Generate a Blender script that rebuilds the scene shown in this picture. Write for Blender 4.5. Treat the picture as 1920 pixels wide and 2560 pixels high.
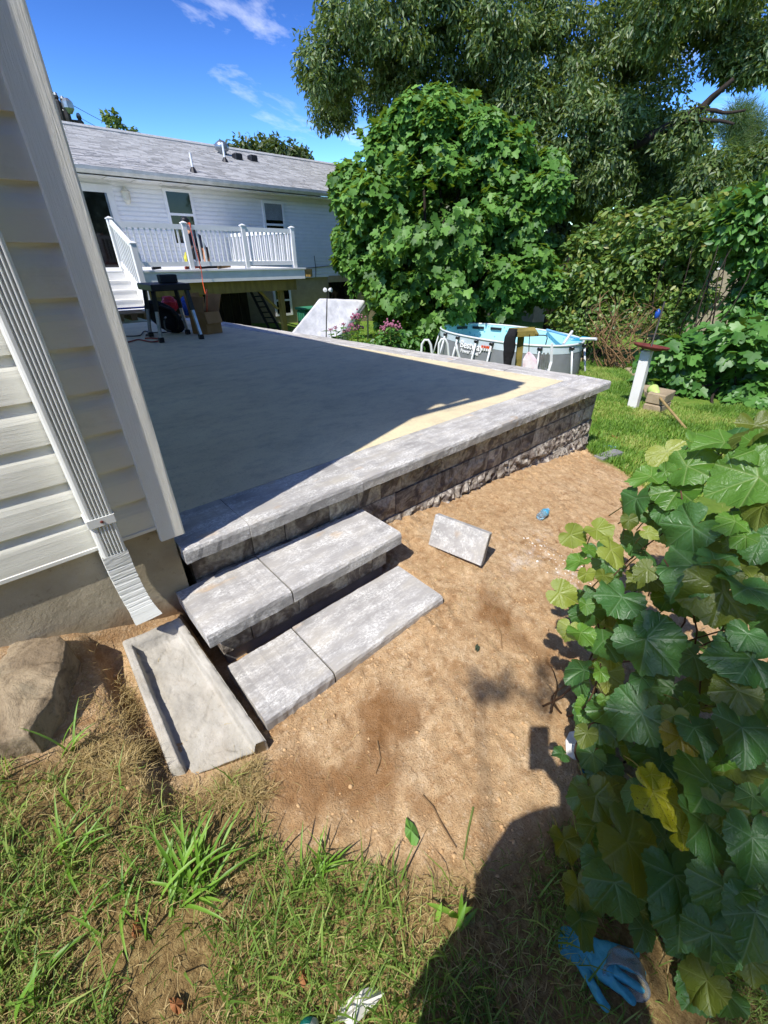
import bpy, bmesh, math, random
import numpy as np
from mathutils import Vector, Matrix, Quaternion
for _o in list(bpy.data.objects): bpy.data.objects.remove(_o)
SC = bpy.context.scene; COL = SC.collection
random.seed(7); RNG = np.random.default_rng(11)
PI = math.pi; R = math.radians
# ---------------------------------------------------------------- camera, sky, sun, exposure
FPX, PITCH, YAW, ZC = 1047.7, R(31.43), R(47.85), 1.0
cam = bpy.data.cameras.new('camera'); camo = bpy.data.objects.new('camera', cam); COL.objects.link(camo)
camo.location = (0, 0, ZC)
_f = Vector((math.cos(YAW)*math.cos(PITCH), math.sin(YAW)*math.cos(PITCH), -math.sin(PITCH)))
camo.rotation_euler = _f.to_track_quat('-Z', 'Y').to_euler()
cam.sensor_fit = 'HORIZONTAL'; cam.sensor_width = 36; cam.lens = FPX/1920*36
cam.clip_start = 0.02; cam.clip_end = 2000
SC.camera = camo
SUN_EL, SUN_R = R(54.5), 0.28                       # elevation; y/x of the direction the light travels
SUNV = Vector((1, SUN_R, 0)).normalized()*math.cos(SUN_EL) + Vector((0, 0, -math.sin(SUN_EL)))
sl = bpy.data.lights.new('sun', 'SUN'); sl.energy = 3.1; sl.angle = R(0.53); sl.color = (1.0, 0.95, 0.87)
so = bpy.data.objects.new('sun', sl); COL.objects.link(so); so.location = (-20, -6, 30)
so.rotation_euler = SUNV.to_track_quat('-Z', 'Y').to_euler()
W = bpy.data.worlds.new('World'); SC.world = W; W.use_nodes = True
nt = W.node_tree; nt.nodes.clear()
def _n(t, ty, **kw):
    n = t.nodes.new(ty)
    for k, v in kw.items(): setattr(n, k, v)
    return n
out = _n(nt, 'ShaderNodeOutputWorld'); bg = _n(nt, 'ShaderNodeBackground')
sky = _n(nt, 'ShaderNodeTexSky'); sky.sky_type = 'NISHITA'; sky.sun_disc = False
sky.sun_elevation = SUN_EL; sky.sun_rotation = math.atan2(-SUNV.x, -SUNV.y)
sky.air_density = 1.0; sky.dust_density = 0.5; sky.ozone_density = 2.0; sky.altitude = 100
SKP = 5.8                                          # a steeper response: clear sky deep blue, haze near sun and horizon white
d1 = _n(nt, 'ShaderNodeVectorMath', operation='SCALE'); d1.inputs['Scale'].default_value = 1/SKP; gm = _n(nt, 'ShaderNodeGamma'); gm.inputs[1].default_value = 2.35
hs = _n(nt, 'ShaderNodeVectorMath', operation='SCALE'); hs.inputs['Scale'].default_value = SKP
nt.links.new(sky.outputs[0], d1.inputs[0]); nt.links.new(d1.outputs[0], gm.inputs[0]); nt.links.new(gm.outputs[0], hs.inputs[0])
tc = _n(nt, 'ShaderNodeTexCoord'); mp = _n(nt, 'ShaderNodeMapping')
mp.inputs['Rotation'].default_value = (R(8), R(-14), R(20)); mp.inputs['Scale'].default_value = (2.2, 7.5, 16)
mp.inputs['Location'].default_value = (.8, 1.5, .3)
nz = _n(nt, 'ShaderNodeTexNoise'); nz.inputs['Scale'].default_value = 0.62; nz.inputs['Detail'].default_value = 7; nz.inputs['Roughness'].default_value = 0.6; nz.inputs['Distortion'].default_value = 0.5
cr = _n(nt, 'ShaderNodeValToRGB'); cr.color_ramp.elements[0].position = 0.57; cr.color_ramp.elements[1].position = 0.80
cr.color_ramp.elements[0].color = (0, 0, 0, 1); cr.color_ramp.elements[1].color = (0.7, 0.7, 0.7, 1)
mx = _n(nt, 'ShaderNodeMix', data_type='RGBA'); mx.inputs[7].default_value = (6.2, 6.2, 6.3, 1)
nt.links.new(tc.outputs['Generated'], mp.inputs[0]); nt.links.new(mp.outputs[0], nz.inputs['Vector'])
nt.links.new(nz.outputs[0], cr.inputs[0]); nt.links.new(cr.outputs[0], mx.inputs[0]); nt.links.new(hs.outputs[0], mx.inputs[6])
nt.links.new(mx.outputs[2], bg.inputs[0]); bg.inputs[1].default_value = 0.15; nt.links.new(bg.outputs[0], out.inputs[0])
SC.view_settings.view_transform = 'Standard'; SC.view_settings.look = 'None'
SC.view_settings.exposure = 0.95; SC.view_settings.gamma = 1; SC.view_settings.use_curve_mapping = False
SC.cycles.max_bounces = 6; SC.cycles.transparent_max_bounces = 8; SC.cycles.use_denoising = True

# ---------------------------------------------------------------- placing: sight lines of the camera, cut with real planes
_c, _s = math.cos(PITCH), math.sin(PITCH)
def ray(px, py):
    r = (px-960)/FPX; u = -(py-1280)/FPX
    f = _c+u*_s; up = -_s+u*_c
    return Vector((r*math.sin(YAW)+f*math.cos(YAW), -r*math.cos(YAW)+f*math.sin(YAW), up))
def az(px, py, z): d = ray(px, py); p = d*((z-ZC)/d.z); return Vector((p.x, p.y, z))
def ay(px, py, y): d = ray(px, py); p = d*(y/d.y); return Vector((p.x, y, p.z+ZC))
def ax(px, py, x): d = ray(px, py); p = d*(x/d.x); return Vector((x, p.y, p.z+ZC))
def ad(px, py, dist): d = ray(px, py); p = d*(dist/math.hypot(d.x, d.y)); return Vector((p.x, p.y, p.z+ZC))
def adep(px, py, dep): d = ray(px, py); return d*dep+Vector((0, 0, ZC))
K = 1920/1659.0                                   # a full view of the photograph measures 1659 across

# ---------------------------------------------------------------- noise
def _hash(ix, iy, seed):
    h = (ix.astype(np.int64)*374761393+iy.astype(np.int64)*668265263+seed*1442695041) & 0x7fffffff
    h = ((h ^ (h >> 13))*1274126177) & 0x7fffffff
    return ((h ^ (h >> 16)) & 0xffff)/65535.0
def vnoise(x, y, seed=0):
    x = np.asarray(x, float); y = np.asarray(y, float)
    ix = np.floor(x); iy = np.floor(y); fx = x-ix; fy = y-iy
    fx = fx*fx*(3-2*fx); fy = fy*fy*(3-2*fy); ix = ix.astype(np.int64); iy = iy.astype(np.int64)
    a = _hash(ix, iy, seed); b = _hash(ix+1, iy, seed); c = _hash(ix, iy+1, seed); d = _hash(ix+1, iy+1, seed)
    return (a*(1-fx)+b*fx)*(1-fy)+(c*(1-fx)+d*fx)*fy
def fbm(x, y, oct=4, seed=0):
    s = 0; a = .5; t = 0
    for i in range(oct):
        s = s+a*vnoise(np.asarray(x)*2**i, np.asarray(y)*2**i, seed+i*17); t += a; a *= .5
    return s/t
# ---------------------------------------------------------------- the lie of the land
_cp = np.array([(-6,1.5,.15),(-2.5,1.5,.1),(-1.2,1.5,.0),(-.4,1.5,-.11),(0,1.5,-.265),(.3,1.5,-.37),(.27,.95,-.475),(.7,.85,-.49),(1.15,.85,-.475),
 (1.3,1.2,-.45),(1.6,1.55,-.42),(2.17,1.55,-.475),(2.6,1.55,-.50),(3.3,1.55,-.56),(4.2,1.55,-.68),(4.5,1.75,-.72),(-.4,1.0,-.33),
 (-.5,.5,-.47),(0,0,-.57),(0,.5,-.53),(.6,.3,-.55),(1,0,-.6),(-1,-1,-.5),(1.5,.5,-.56),(2.5,.8,-.58),(3.5,.8,-.68),(5,0,-.88),
 (6.8,2,-.93),(9,3,-1.12),(8.5,6,-1.36),(12,8,-1.5),(5,9,-1.1),(3.8,12,-.8),(8,15,-1.1),(14,15,-1.5),(20,20,-1.6),(30,5,-2),
 (9,-2,-1.2),(4,-3,-.9),(-4,-6,-.3),(30,40,-1),(-5,8,-.35),(2,6,-.45),(60,60,0),(80,-10,-2.5),(-60,-60,0),(0,80,1),(-60,40,1)], float)
def _tps(d): d = np.maximum(d, 1e-9); return d*d*np.log(d)
_N = len(_cp); _A = np.zeros((_N+3, _N+3)); _D = np.hypot(_cp[:, None, 0]-_cp[None, :, 0], _cp[:, None, 1]-_cp[None, :, 1])
_A[:_N, :_N] = _tps(_D)+np.eye(_N)*0.02; _A[:_N, _N] = 1; _A[:_N, _N+1:] = _cp[:, :2]; _A[_N:, :_N] = _A[:_N, _N:].T
_w = np.linalg.solve(_A, np.concatenate([_cp[:, 2], [0, 0, 0]]))
def gz(x, y):
    x = np.atleast_1d(np.asarray(x, float)); y = np.atleast_1d(np.asarray(y, float)); s = x.shape; x = x.ravel(); y = y.ravel()
    o = np.empty(len(x))
    for i in range(0, len(x), 20000):
        d = np.hypot(x[i:i+20000, None]-_cp[None, :, 0], y[i:i+20000, None]-_cp[None, :, 1])
        o[i:i+20000] = _tps(d)@_w[:_N]+_w[_N]+_w[_N+1]*x[i:i+20000]+_w[_N+2]*y[i:i+20000]
    return o.reshape(s)
def g(x, y): return float(gz(x, y)[0])
def gp(px, py):                                   # where a sight line meets the ground
    z = -.55
    for _ in range(30): p = az(px, py, z); z = .5*z+.5*g(p.x, p.y)
    p = az(px, py, z); return Vector((p.x, p.y, g(p.x, p.y)))
def gpk(px, py): return gp(px*K, py*K)
def inpoly(x, y, P):
    r = np.zeros(np.shape(x), bool); n = len(P)
    for i in range(n):
        x1, y1 = P[i]; x2, y2 = P[(i+1) % n]
        c = ((y1 > y) != (y2 > y)) & (x < (x2-x1)*(y-y1)/((y2-y1) if y2 != y1 else 1e-9)+x1); r ^= c
    return r

# ---------------------------------------------------------------- objects, tags
def tag(o, label=None, cat=None, group=None, kind=None):
    if label: o['label'] = label
    if cat: o['category'] = cat
    if group: o['group'] = group
    if kind: o['kind'] = kind
    return o
def thing(name, loc, label, cat, group=None):
    o = bpy.data.objects.new(name, None); COL.objects.link(o); o.location = loc; o.empty_display_size = .1
    return tag(o, label, cat, group)
def par(o, p):
    o.parent = p
    m = Matrix.Identity(4); q = p
    chain = []
    while q is not None: chain.append(q); q = q.parent
    for q in reversed(chain): m = m @ q.matrix_parent_inverse @ q.matrix_basis
    o.matrix_parent_inverse = m.inverted(); return o
def ob(name, me, mat=None, parent=None, smooth=False, kind=None):
    if isinstance(me, bmesh.types.BMesh):
        bm = me; me = bpy.data.meshes.new(name); bmesh.ops.recalc_face_normals(bm, faces=bm.faces); bm.to_mesh(me); bm.free()
    if mat is not None and len(me.materials) == 0: me.materials.append(mat)
    if smooth: me.polygons.foreach_set('use_smooth', [True]*len(me.polygons))
    o = bpy.data.objects.new(name, me); COL.objects.link(o)
    if parent: par(o, parent)
    if kind: o['kind'] = kind
    return o
def npmesh(name, V, F, tint=None):
    me = bpy.data.meshes.new(name); V = np.asarray(V, np.float32); F = np.asarray(F, np.int32)
    k = F.shape[1]
    me.vertices.add(len(V)); me.vertices.foreach_set('co', V.ravel())
    me.loops.add(F.size); me.loops.foreach_set('vertex_index', F.ravel())
    me.polygons.add(len(F)); me.polygons.foreach_set('loop_start', np.arange(0, F.size, k, dtype=np.int32))
    if tint is not None:
        a = me.attributes.new('tint', 'FLOAT', 'POINT'); a.data.foreach_set('value', np.asarray(tint, np.float32))
    me.update(calc_edges=True); return me
def BM(): return bmesh.new()
def box(bm, lo, hi):
    v = [bm.verts.new((x, y, z)) for x in (lo[0], hi[0]) for y in (lo[1], hi[1]) for z in (lo[2], hi[2])]
    for f in ((0,1,3,2),(4,6,7,5),(0,4,5,1),(2,3,7,6),(0,2,6,4),(1,5,7,3)): bm.faces.new([v[i] for i in f])
    return v
def bar(bm, a, b, w, h, up=(0, 0, 1)):            # a bar of section w x h from a to b
    a = Vector(a); b = Vector(b); d = (b-a).normalized(); up = Vector(up)
    s = d.cross(up)
    if s.length < 1e-4: s = d.cross(Vector((1, 0, 0)))
    s.normalize(); u = s.cross(d).normalized()
    q = [(-.5,-.5),(.5,-.5),(.5,.5),(-.5,.5)]
    A = [bm.verts.new(a+s*w*i+u*h*j) for i, j in q]; B = [bm.verts.new(b+s*w*i+u*h*j) for i, j in q]
    bm.faces.new(A); bm.faces.new(B[::-1])
    for i in range(4): bm.faces.new((A[i], B[i], B[(i+1) % 4], A[(i+1) % 4]))
def tube(bm, pts, r, n=8, cap=True):
    pts = [Vector(p) for p in pts]; rs = r if isinstance(r, (list, tuple)) else [r]*len(pts); rings = []
    ref = Vector((0, 0, 1))
    for i, p in enumerate(pts):
        d = (pts[min(i+1, len(pts)-1)]-pts[max(i-1, 0)]).normalized()
        if abs(d.dot(ref)) > .95: ref = Vector((1, 0, 0)) if abs(d.x) < .9 else Vector((0, 1, 0))
        s = d.cross(ref).normalized(); u = s.cross(d)
        ref = u
        rings.append([bm.verts.new(p+(s*math.cos(t*2*PI/n)+u*math.sin(t*2*PI/n))*rs[i]) for t in range(n)])
    for a, b in zip(rings, rings[1:]):
        for t in range(n): bm.faces.new((a[t], a[(t+1) % n], b[(t+1) % n], b[t]))
    if cap: bm.faces.new(rings[0][::-1]); bm.faces.new(rings[-1])
def lathe(bm, prof, c, n=16, axis=None):          # prof: (r, h) pairs turned about an axis
    c = Vector(c); q = Vector((0, 0, 1)).rotation_difference(Vector(axis or (0, 0, 1))); rings = []
    for r, h in prof:
        rings.append([bm.verts.new(c+q@Vector((max(r, 1e-4)*math.cos(t*2*PI/n), max(r, 1e-4)*math.sin(t*2*PI/n), h))) for t in range(n)])
    for a, b in zip(rings, rings[1:]):
        for t in range(n): bm.faces.new((a[t], a[(t+1) % n], b[(t+1) % n], b[t]))
    bm.faces.new(rings[0][::-1]); bm.faces.new(rings[-1])
def extr(bm, prof, a, b, n=1, jit=0):             # profile [(y,z)...] swept along x from a to b
    rows = []
    for i in range(n+1):
        x = a+(b-a)*i/n
        rows.append([bm.verts.new((x, y+random.uniform(-jit, jit), z+random.uniform(-jit, jit))) for y, z in prof])
    m = len(prof)
    for p, q in zip(rows, rows[1:]):
        for i in range(m): bm.faces.new((p[i], p[(i+1) % m], q[(i+1) % m], q[i]))
    bm.faces.new(rows[0][::-1]); bm.faces.new(rows[-1])
def bev(bm, w, seg=1): bmesh.ops.bevel(bm, geom=bm.edges[:]+bm.verts[:], offset=w, segments=seg, affect='EDGES', profile=.7, clamp_overlap=True); return bm
def bbox(lo, hi, w=0, seg=1):
    bm = BM(); box(bm, lo, hi)
    if w: bev(bm, w, seg)
    return bm
def evald(o, parent=None):                        # bake an object's modifiers into its own mesh
    dg = bpy.context.evaluated_depsgraph_get(); me = bpy.data.meshes.new_from_object(o.evaluated_get(dg))
    o.modifiers.clear(); o.data = me; return o
def skin(name, J, E, mat, parent, sub=2, root=0): # J: (x,y,z,radius); E: bones
    me = bpy.data.meshes.new(name); me.from_pydata([j[:3] for j in J], E, [])
    me.materials.append(mat); o = bpy.data.objects.new(name, me); COL.objects.link(o)
    m = o.modifiers.new('skin', 'SKIN'); m.use_smooth_shade = True
    sv = me.skin_vertices[0].data if len(me.skin_vertices) else None
    if sv is None:
        b = BM(); b.from_mesh(me); b.verts.layers.skin.verify(); b.to_mesh(me); b.free(); sv = me.skin_vertices[0].data
    for i, j in enumerate(J):
        r = j[3]; sv[i].radius = (r, j[4] if len(j) > 4 else r); sv[i].use_root = (i == root)
    s = o.modifiers.new('sub', 'SUBSURF'); s.levels = sub; s.render_levels = sub
    evald(o); o.data.polygons.foreach_set('use_smooth', [True]*len(o.data.polygons)); par(o, parent) if parent else None
    return o
# ---------------------------------------------------------------- materials
def lin(h):
    c = [int(h[i:i+2], 16)/255 for i in (0, 2, 4)]
    return tuple(x/12.92 if x <= .04045 else ((x+.055)/1.055)**2.4 for x in c)+(1,)
MATS = {}
class NB:                                          # a small node builder
    def __init__(s, name):
        s.m = bpy.data.materials.new(name); s.m.use_nodes = True; s.t = s.m.node_tree; s.t.nodes.clear()
        s.out = s.n('ShaderNodeOutputMaterial'); s.tc = s.n('ShaderNodeTexCoord')
    def n(s, ty, **kw): return _n(s.t, ty, **kw)
    def l(s, a, b): s.t.links.new(a, b)
    def noise(s, scale, detail=5, rough=.6, stretch=(1, 1, 1), dist=0, src='Object', loc=(0, 0, 0)):
        mp = s.n('ShaderNodeMapping'); mp.inputs['Scale'].default_value = stretch; mp.inputs['Location'].default_value = loc
        s.l(s.tc.outputs[src], mp.inputs[0]); n = s.n('ShaderNodeTexNoise')
        for k, v in (('Scale', scale), ('Detail', detail), ('Roughness', rough), ('Distortion', dist)): n.inputs[k].default_value = v
        s.l(mp.outputs[0], n.inputs['Vector']); return n.outputs[0]
    def ramp(s, fac, stops):
        r = s.n('ShaderNodeValToRGB'); e = r.color_ramp.elements
        while len(e) < len(stops): e.new(.5)
        for i, (p, c) in enumerate(stops): e[i].position = p; e[i].color = c if len(c) == 4 else tuple(c)+(1,)
        s.l(fac, r.inputs[0]); return r.outputs[0]
    def mix(s, fac, a, b, mode='MIX'):
        m = s.n('ShaderNodeMix', data_type='RGBA', blend_type=mode)
        for v, i in ((fac, 0), (a, 6), (b, 7)):
            if isinstance(v, (int, float)): m.inputs[i].default_value = v
            elif isinstance(v, tuple): m.inputs[i].default_value = v
            else: s.l(v, m.inputs[i])
        return m.outputs[2]
    def math(s, op, a, b=0.0, c=None):
        m = s.n('ShaderNodeMath', operation=op)
        for i, v in enumerate((a, b) if c is None else (a, b, c)):
            if isinstance(v, (int, float)): m.inputs[i].default_value = v
            else: s.l(v, m.inputs[i])
        return m.outputs[0]
    def attr(s, nm): a = s.n('ShaderNodeAttribute', attribute_name=nm); return a.outputs['Fac']
    def rnd(s): return s.n('ShaderNodeObjectInfo').outputs['Random']
    def sep(s, src='Object'): x = s.n('ShaderNodeSeparateXYZ'); s.l(s.tc.outputs[src], x.inputs[0]); return x.outputs
    def bump(s, h, st=.3, d=.01, prev=None):
        b = s.n('ShaderNodeBump'); b.inputs['Strength'].default_value = st; b.inputs['Distance'].default_value = d
        s.l(h, b.inputs['Height'])
        if prev: s.l(prev, b.inputs['Normal'])
        return b.outputs[0]
    def done(s, col, rough=.7, nrm=None, metal=0, spec=.4, **kw):
        p = s.n('ShaderNodeBsdfPrincipled'); s.p = p
        for k, v in (('Base Color', col), ('Roughness', rough), ('Metallic', metal), ('Specular IOR Level', spec)):
            if isinstance(v, (int, float)): p.inputs[k].default_value = v
            elif isinstance(v, tuple): p.inputs[k].default_value = v
            else: s.l(v, p.inputs[k])
        for k, v in kw.items(): p.inputs[k].default_value = v
        if nrm: s.l(nrm, p.inputs['Normal'])
        s.l(p.outputs[0], s.out.inputs[0]); return s.m
def pm(name, c1, c2=None, scale=6, rough=.6, bump=0, bscale=80, bd=.003, rnd=0, stretch=(1, 1, 1), metal=0, spec=.4, detail=5, **kw):
    b = NB(name); c1 = lin(c1) if isinstance(c1, str) else c1
    c2 = lin(c2) if isinstance(c2, str) else (c2 or tuple(x*.8 for x in c1[:3])+(1,))
    n = b.noise(scale, detail, .6, stretch); col = b.ramp(n, [(.35, c1), (.65, c2)])
    if rnd:
        h = b.n('ShaderNodeHueSaturation'); b.l(b.math('MULTIPLY_ADD', b.rnd(), rnd*2, 1-rnd), h.inputs['Value']); b.l(col, h.inputs['Color']); col = h.outputs[0]
    nr = b.bump(b.noise(bscale, 4, .6, stretch), bump, bd) if bump else None
    return b.done(col, rough, nr, metal, spec, **kw)
def leafmat(name, cols, trans=.35, rough=.5, attr=True, gloss=.035):
    b = NB(name); f = b.attr('tint') if attr else b.rnd()
    n = len(cols); col = b.ramp(f, [(i/(n-1), lin(c)) for i, c in enumerate(cols)])
    d = b.n('ShaderNodeBsdfDiffuse'); t = b.n('ShaderNodeBsdfTranslucent'); gl = b.n('ShaderNodeBsdfGlossy'); gl.inputs['Roughness'].default_value = rough
    gl.inputs['Color'].default_value = (1, 1, 1, 1)
    b.l(col, d.inputs[0]); tcx = b.mix(.55, col, (.35, .42, .02, 1)); b.l(tcx, t.inputs[0])
    m1 = b.n('ShaderNodeMixShader'); m1.inputs[0].default_value = trans; b.l(d.outputs[0], m1.inputs[1]); b.l(t.outputs[0], m1.inputs[2])
    m2 = b.n('ShaderNodeMixShader'); m2.inputs[0].default_value = gloss; b.l(m1.outputs[0], m2.inputs[1]); b.l(gl.outputs[0], m2.inputs[2])
    b.l(m2.outputs[0], b.out.inputs[0]); return b.m
# ================================================================ MATERIALS
def m_ground():
    b = NB('ground_soil'); gr = b.attr('grass'); dm = b.attr('damp'); pl = b.attr('pale'); lw = b.attr('lawn'); cr = b.attr('crack')
    n1 = b.noise(3.2, 6, .65); n2 = b.noise(22, 6, .7); n3 = b.noise(150, 4, .7)
    dirt = b.ramp(n1, [(.25, lin('B89972')), (.5, lin('D0B188')), (.75, lin('DFC7A3'))])
    dirt = b.mix(b.ramp(n2, [(.3, (1, 1, 1)), (.62, (0, 0, 0))]), dirt, lin('AC8860'))
    dirt = b.mix(b.math('MULTIPLY', b.ramp(n3, [(.36, (1, 1, 1)), (.5, (0, 0, 0))]), .45), dirt, lin('8A6644'))
    dirt = b.mix(b.math('MULTIPLY', b.ramp(b.noise(60, 4), [(.56, (0, 0, 0)), (.66, (1, 1, 1))]), .5), dirt, lin('E2CAA8'))
    dmn = b.math('MULTIPLY', dm, b.ramp(n2, [(.3, (.55, .55, .55)), (.6, (1, 1, 1))]))
    dirt = b.mix(dmn, dirt, lin('8C6640'))
    dirt = b.mix(b.math('MULTIPLY', b.ramp(b.noise(5.5, 6, .62, (1, 1.6, 1), 1.2), [(.56, (0, 0, 0)), (.66, (1, 1, 1))]), .55), dirt, lin('9A7148'))
    dirt = b.mix(b.math('MULTIPLY', cr, .55), dirt, lin('6E4C2C'))
    pln = b.math('MULTIPLY', pl, b.ramp(b.noise(16, 7, .75), [(.48, (0, 0, 0)), (.66, (.8, .8, .8))]))
    dirt = b.mix(pln, dirt, lin('E9E4DC'))
    thatch = b.ramp(b.noise(45, 6, .75), [(.3, lin('5C4A2E')), (.5, lin('8C744C')), (.7, lin('AE9A6A'))])
    lawn = b.ramp(b.noise(4, 6, .7), [(.3, lin('526E28')), (.55, lin('6E8A36')), (.75, lin('948C52'))])
    far = b.mix(gr, dirt, thatch); far = b.mix(lw, far, lawn)
    h = b.math('ADD', b.math('MULTIPLY', n2, .5), b.math('MULTIPLY', n3, .35))
    vo = b.n('ShaderNodeTexVoronoi'); vo.feature = 'DISTANCE_TO_EDGE'; vo.inputs['Scale'].default_value = 42; mpv = b.n('ShaderNodeMapping'); b.l(b.tc.outputs['Object'], mpv.inputs[0]); b.l(b.mix(.06, mpv.outputs[0], b.noise(14, 4, .7)), vo.inputs['Vector'])
    ck = b.math('MULTIPLY', b.ramp(vo.outputs['Distance'], [(0, (0, 0, 0)), (.07, (1, 1, 1))]), 1.0)
    ckm = b.ramp(b.noise(3.1, 5, .6), [(.56, (0, 0, 0)), (.70, (.8, .8, .8))])
    crk_ = b.math('SUBTRACT', 1.0, b.math('MULTIPLY', b.math('SUBTRACT', 1.0, ck), ckm))
    far = b.mix(b.math('MULTIPLY', b.math('MULTIPLY', b.math('SUBTRACT', 1.0, crk_), b.math('SUBTRACT', 1.0, b.math('MAXIMUM', gr, lw))), .16), far, lin('7A5838'))
    h = b.math('ADD', h, b.math('MULTIPLY', crk_, .16))
    nr = b.bump(h, 1.0, .024, b.bump(b.noise(420, 3), .5, .004))
    return b.done(far, .93, nr, 0, .15)
def m_coping():
    b = NB('cast_stone'); rx = b.rnd()
    off = b.n('ShaderNodeCombineXYZ'); b.l(b.math('MULTIPLY', rx, 37), off.inputs[0]); b.l(b.math('MULTIPLY', rx, 19), off.inputs[1])
    va = b.n('ShaderNodeVectorMath', operation='ADD'); b.l(b.tc.outputs['Object'], va.inputs[0]); b.l(off.outputs[0], va.inputs[1])
    def nz(sc, st, det=7, ro=.65, loc=(0, 0, 0)):
        mp = b.n('ShaderNodeMapping'); mp.inputs['Scale'].default_value = st; mp.inputs['Location'].default_value = loc; b.l(va.outputs[0], mp.inputs[0])
        n = b.n('ShaderNodeTexNoise'); n.inputs['Scale'].default_value = sc; n.inputs['Detail'].default_value = det; n.inputs['Roughness'].default_value = ro; b.l(mp.outputs[0], n.inputs['Vector']); return n.outputs[0]
    cloud = nz(3.0, (.7, 2.2, 2)); fine = nz(95, (.7, 1.1, 1), 8, .8); st = nz(9, (.5, 1.5, 1.5), 9, .75, (3, 1, 0))
    base = b.ramp(cloud, [(.3, lin('8C8A87')), (.5, lin('A6A39F')), (.7, lin('BAB4A7'))])
    white = b.math('MULTIPLY', b.ramp(st, [(.44, (0, 0, 0)), (.62, (1, 1, 1))]), b.ramp(fine, [(.42, (0, 0, 0)), (.58, (1, 1, 1))]))
    col = b.mix(b.math('MULTIPLY', white, .95), base, lin('E6E5E0'))
    col = b.mix(b.math('MULTIPLY', b.ramp(nz(38, (.6, 1, 1), 6, .8, (7, 2, 1)), [(.60, (0, 0, 0)), (.72, (1, 1, 1))]), .4), col, lin('75747A'))
    rust = b.math('MULTIPLY', b.ramp(nz(3.6, (.8, 1.8, 1), 3, .5, (11, 5, 0)), [(.66, (0, 0, 0)), (.72, (1, 1, 1))]), b.ramp(fine, [(.3, (.3, .3, .3)), (.6, (1, 1, 1))]))
    col = b.mix(b.math('MULTIPLY', rust, .6), col, lin('C2A071'))
    h = b.n('ShaderNodeHueSaturation'); b.l(b.math('MULTIPLY_ADD', rx, .16, .92), h.inputs['Value']); b.l(col, h.inputs['Color'])
    nr = b.bump(fine, .35, .004, b.bump(nz(260, (1, 1, 1), 3), .3, .002))
    return b.done(h.outputs[0], .88, nr, 0, .2)
def m_block():
    b = NB('split_face_block'); rx = b.rnd()
    off = b.n('ShaderNodeCombineXYZ'); b.l(b.math('MULTIPLY', rx, 31), off.inputs[0]); b.l(b.math('MULTIPLY', rx, 17), off.inputs[2])
    va = b.n('ShaderNodeVectorMath', operation='ADD'); b.l(b.tc.outputs['Object'], va.inputs[0]); b.l(off.outputs[0], va.inputs[1])
    n = b.n('ShaderNodeTexNoise'); n.inputs['Scale'].default_value = 6.5; n.inputs['Detail'].default_value = 7; n.inputs['Roughness'].default_value = .6; n.inputs['Distortion'].default_value = 1.6
    b.l(va.outputs[0], n.inputs['Vector'])
    n2 = b.n('ShaderNodeTexNoise'); n2.inputs['Scale'].default_value = 55; n2.inputs['Detail'].default_value = 6; b.l(va.outputs[0], n2.inputs['Vector'])
    col = b.ramp(n.outputs[0], [(.3, lin('56504C')), (.44, lin('7C726A')), (.52, lin('A8A094')), (.66, lin('C4BEB2')), (.78, lin('746A64'))])
    col = b.mix(b.ramp(n2.outputs[0], [(.35, (.45, .45, .45)), (.6, (0, 0, 0))]), col, lin('524A46'))
    h = b.n('ShaderNodeHueSaturation'); b.l(b.math('MULTIPLY_ADD', rx, .5, .75), h.inputs['Value']); b.l(col, h.inputs['Color'])
    return b.done(h.outputs[0], .9, b.bump(n2.outputs[0], .7, .012), 0, .2)
def m_patio():
    b = NB('poured_concrete'); n = b.noise(1.3, 7, .65, (.8, 1.2, 1)); f = b.noise(90, 5, .7); st = b.noise(7, 6, .7, (.8, 1.2, 1))
    col = b.ramp(n, [(.25, lin('CEC09E')), (.5, lin('DACCA8')), (.75, lin('E2D6B2'))])
    col = b.mix(b.math('MULTIPLY', b.ramp(st, [(.35, (1, 1, 1)), (.52, (0, 0, 0))]), .35), col, lin('A69C8A'))
    col = b.mix(b.math('MULTIPLY', b.ramp(b.noise(2.0, 7, .7, (.7, 1.1, 1), 1), [(.5, (0, 0, 0)), (.7, (1, 1, 1))]), .4), col, lin('A09684'))
    col = b.mix(b.math('MULTIPLY', b.ramp(f, [(.32, (1, 1, 1)), (.45, (0, 0, 0))]), .4), col, lin('8A816C'))
    return b.done(col, .85, b.bump(f, .3, .002), 0, .25)
def m_found():
    b = NB('parged_foundation'); n = b.noise(4, 7, .65); z = b.sep()[2]; s = b.noise(14, 5, .6, (1, 1, .5))
    col = b.ramp(n, [(.3, lin('9C9078')), (.55, lin('AFA48C')), (.75, lin('B9AF9B'))])
    zz = b.math('ADD', b.math('MULTIPLY', z, 4.0), b.math('MULTIPLY', s, .8))
    col = b.mix(b.ramp(b.math('ADD', zz, 1.1), [(.25, (1, 1, 1)), (.75, (0, 0, 0))]), col, lin('94785A'))
    col = b.mix(b.math('MULTIPLY', b.ramp(b.noise(30, 5, .7), [(.3, (1, 1, 1)), (.4, (0, 0, 0))]), .5), col, lin('6F6350'))
    return b.done(col, .9, b.bump(b.noise(9, 8, .7), .6, .012, b.bump(b.noise(90, 4), .3, .003)), 0, .2)
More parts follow.
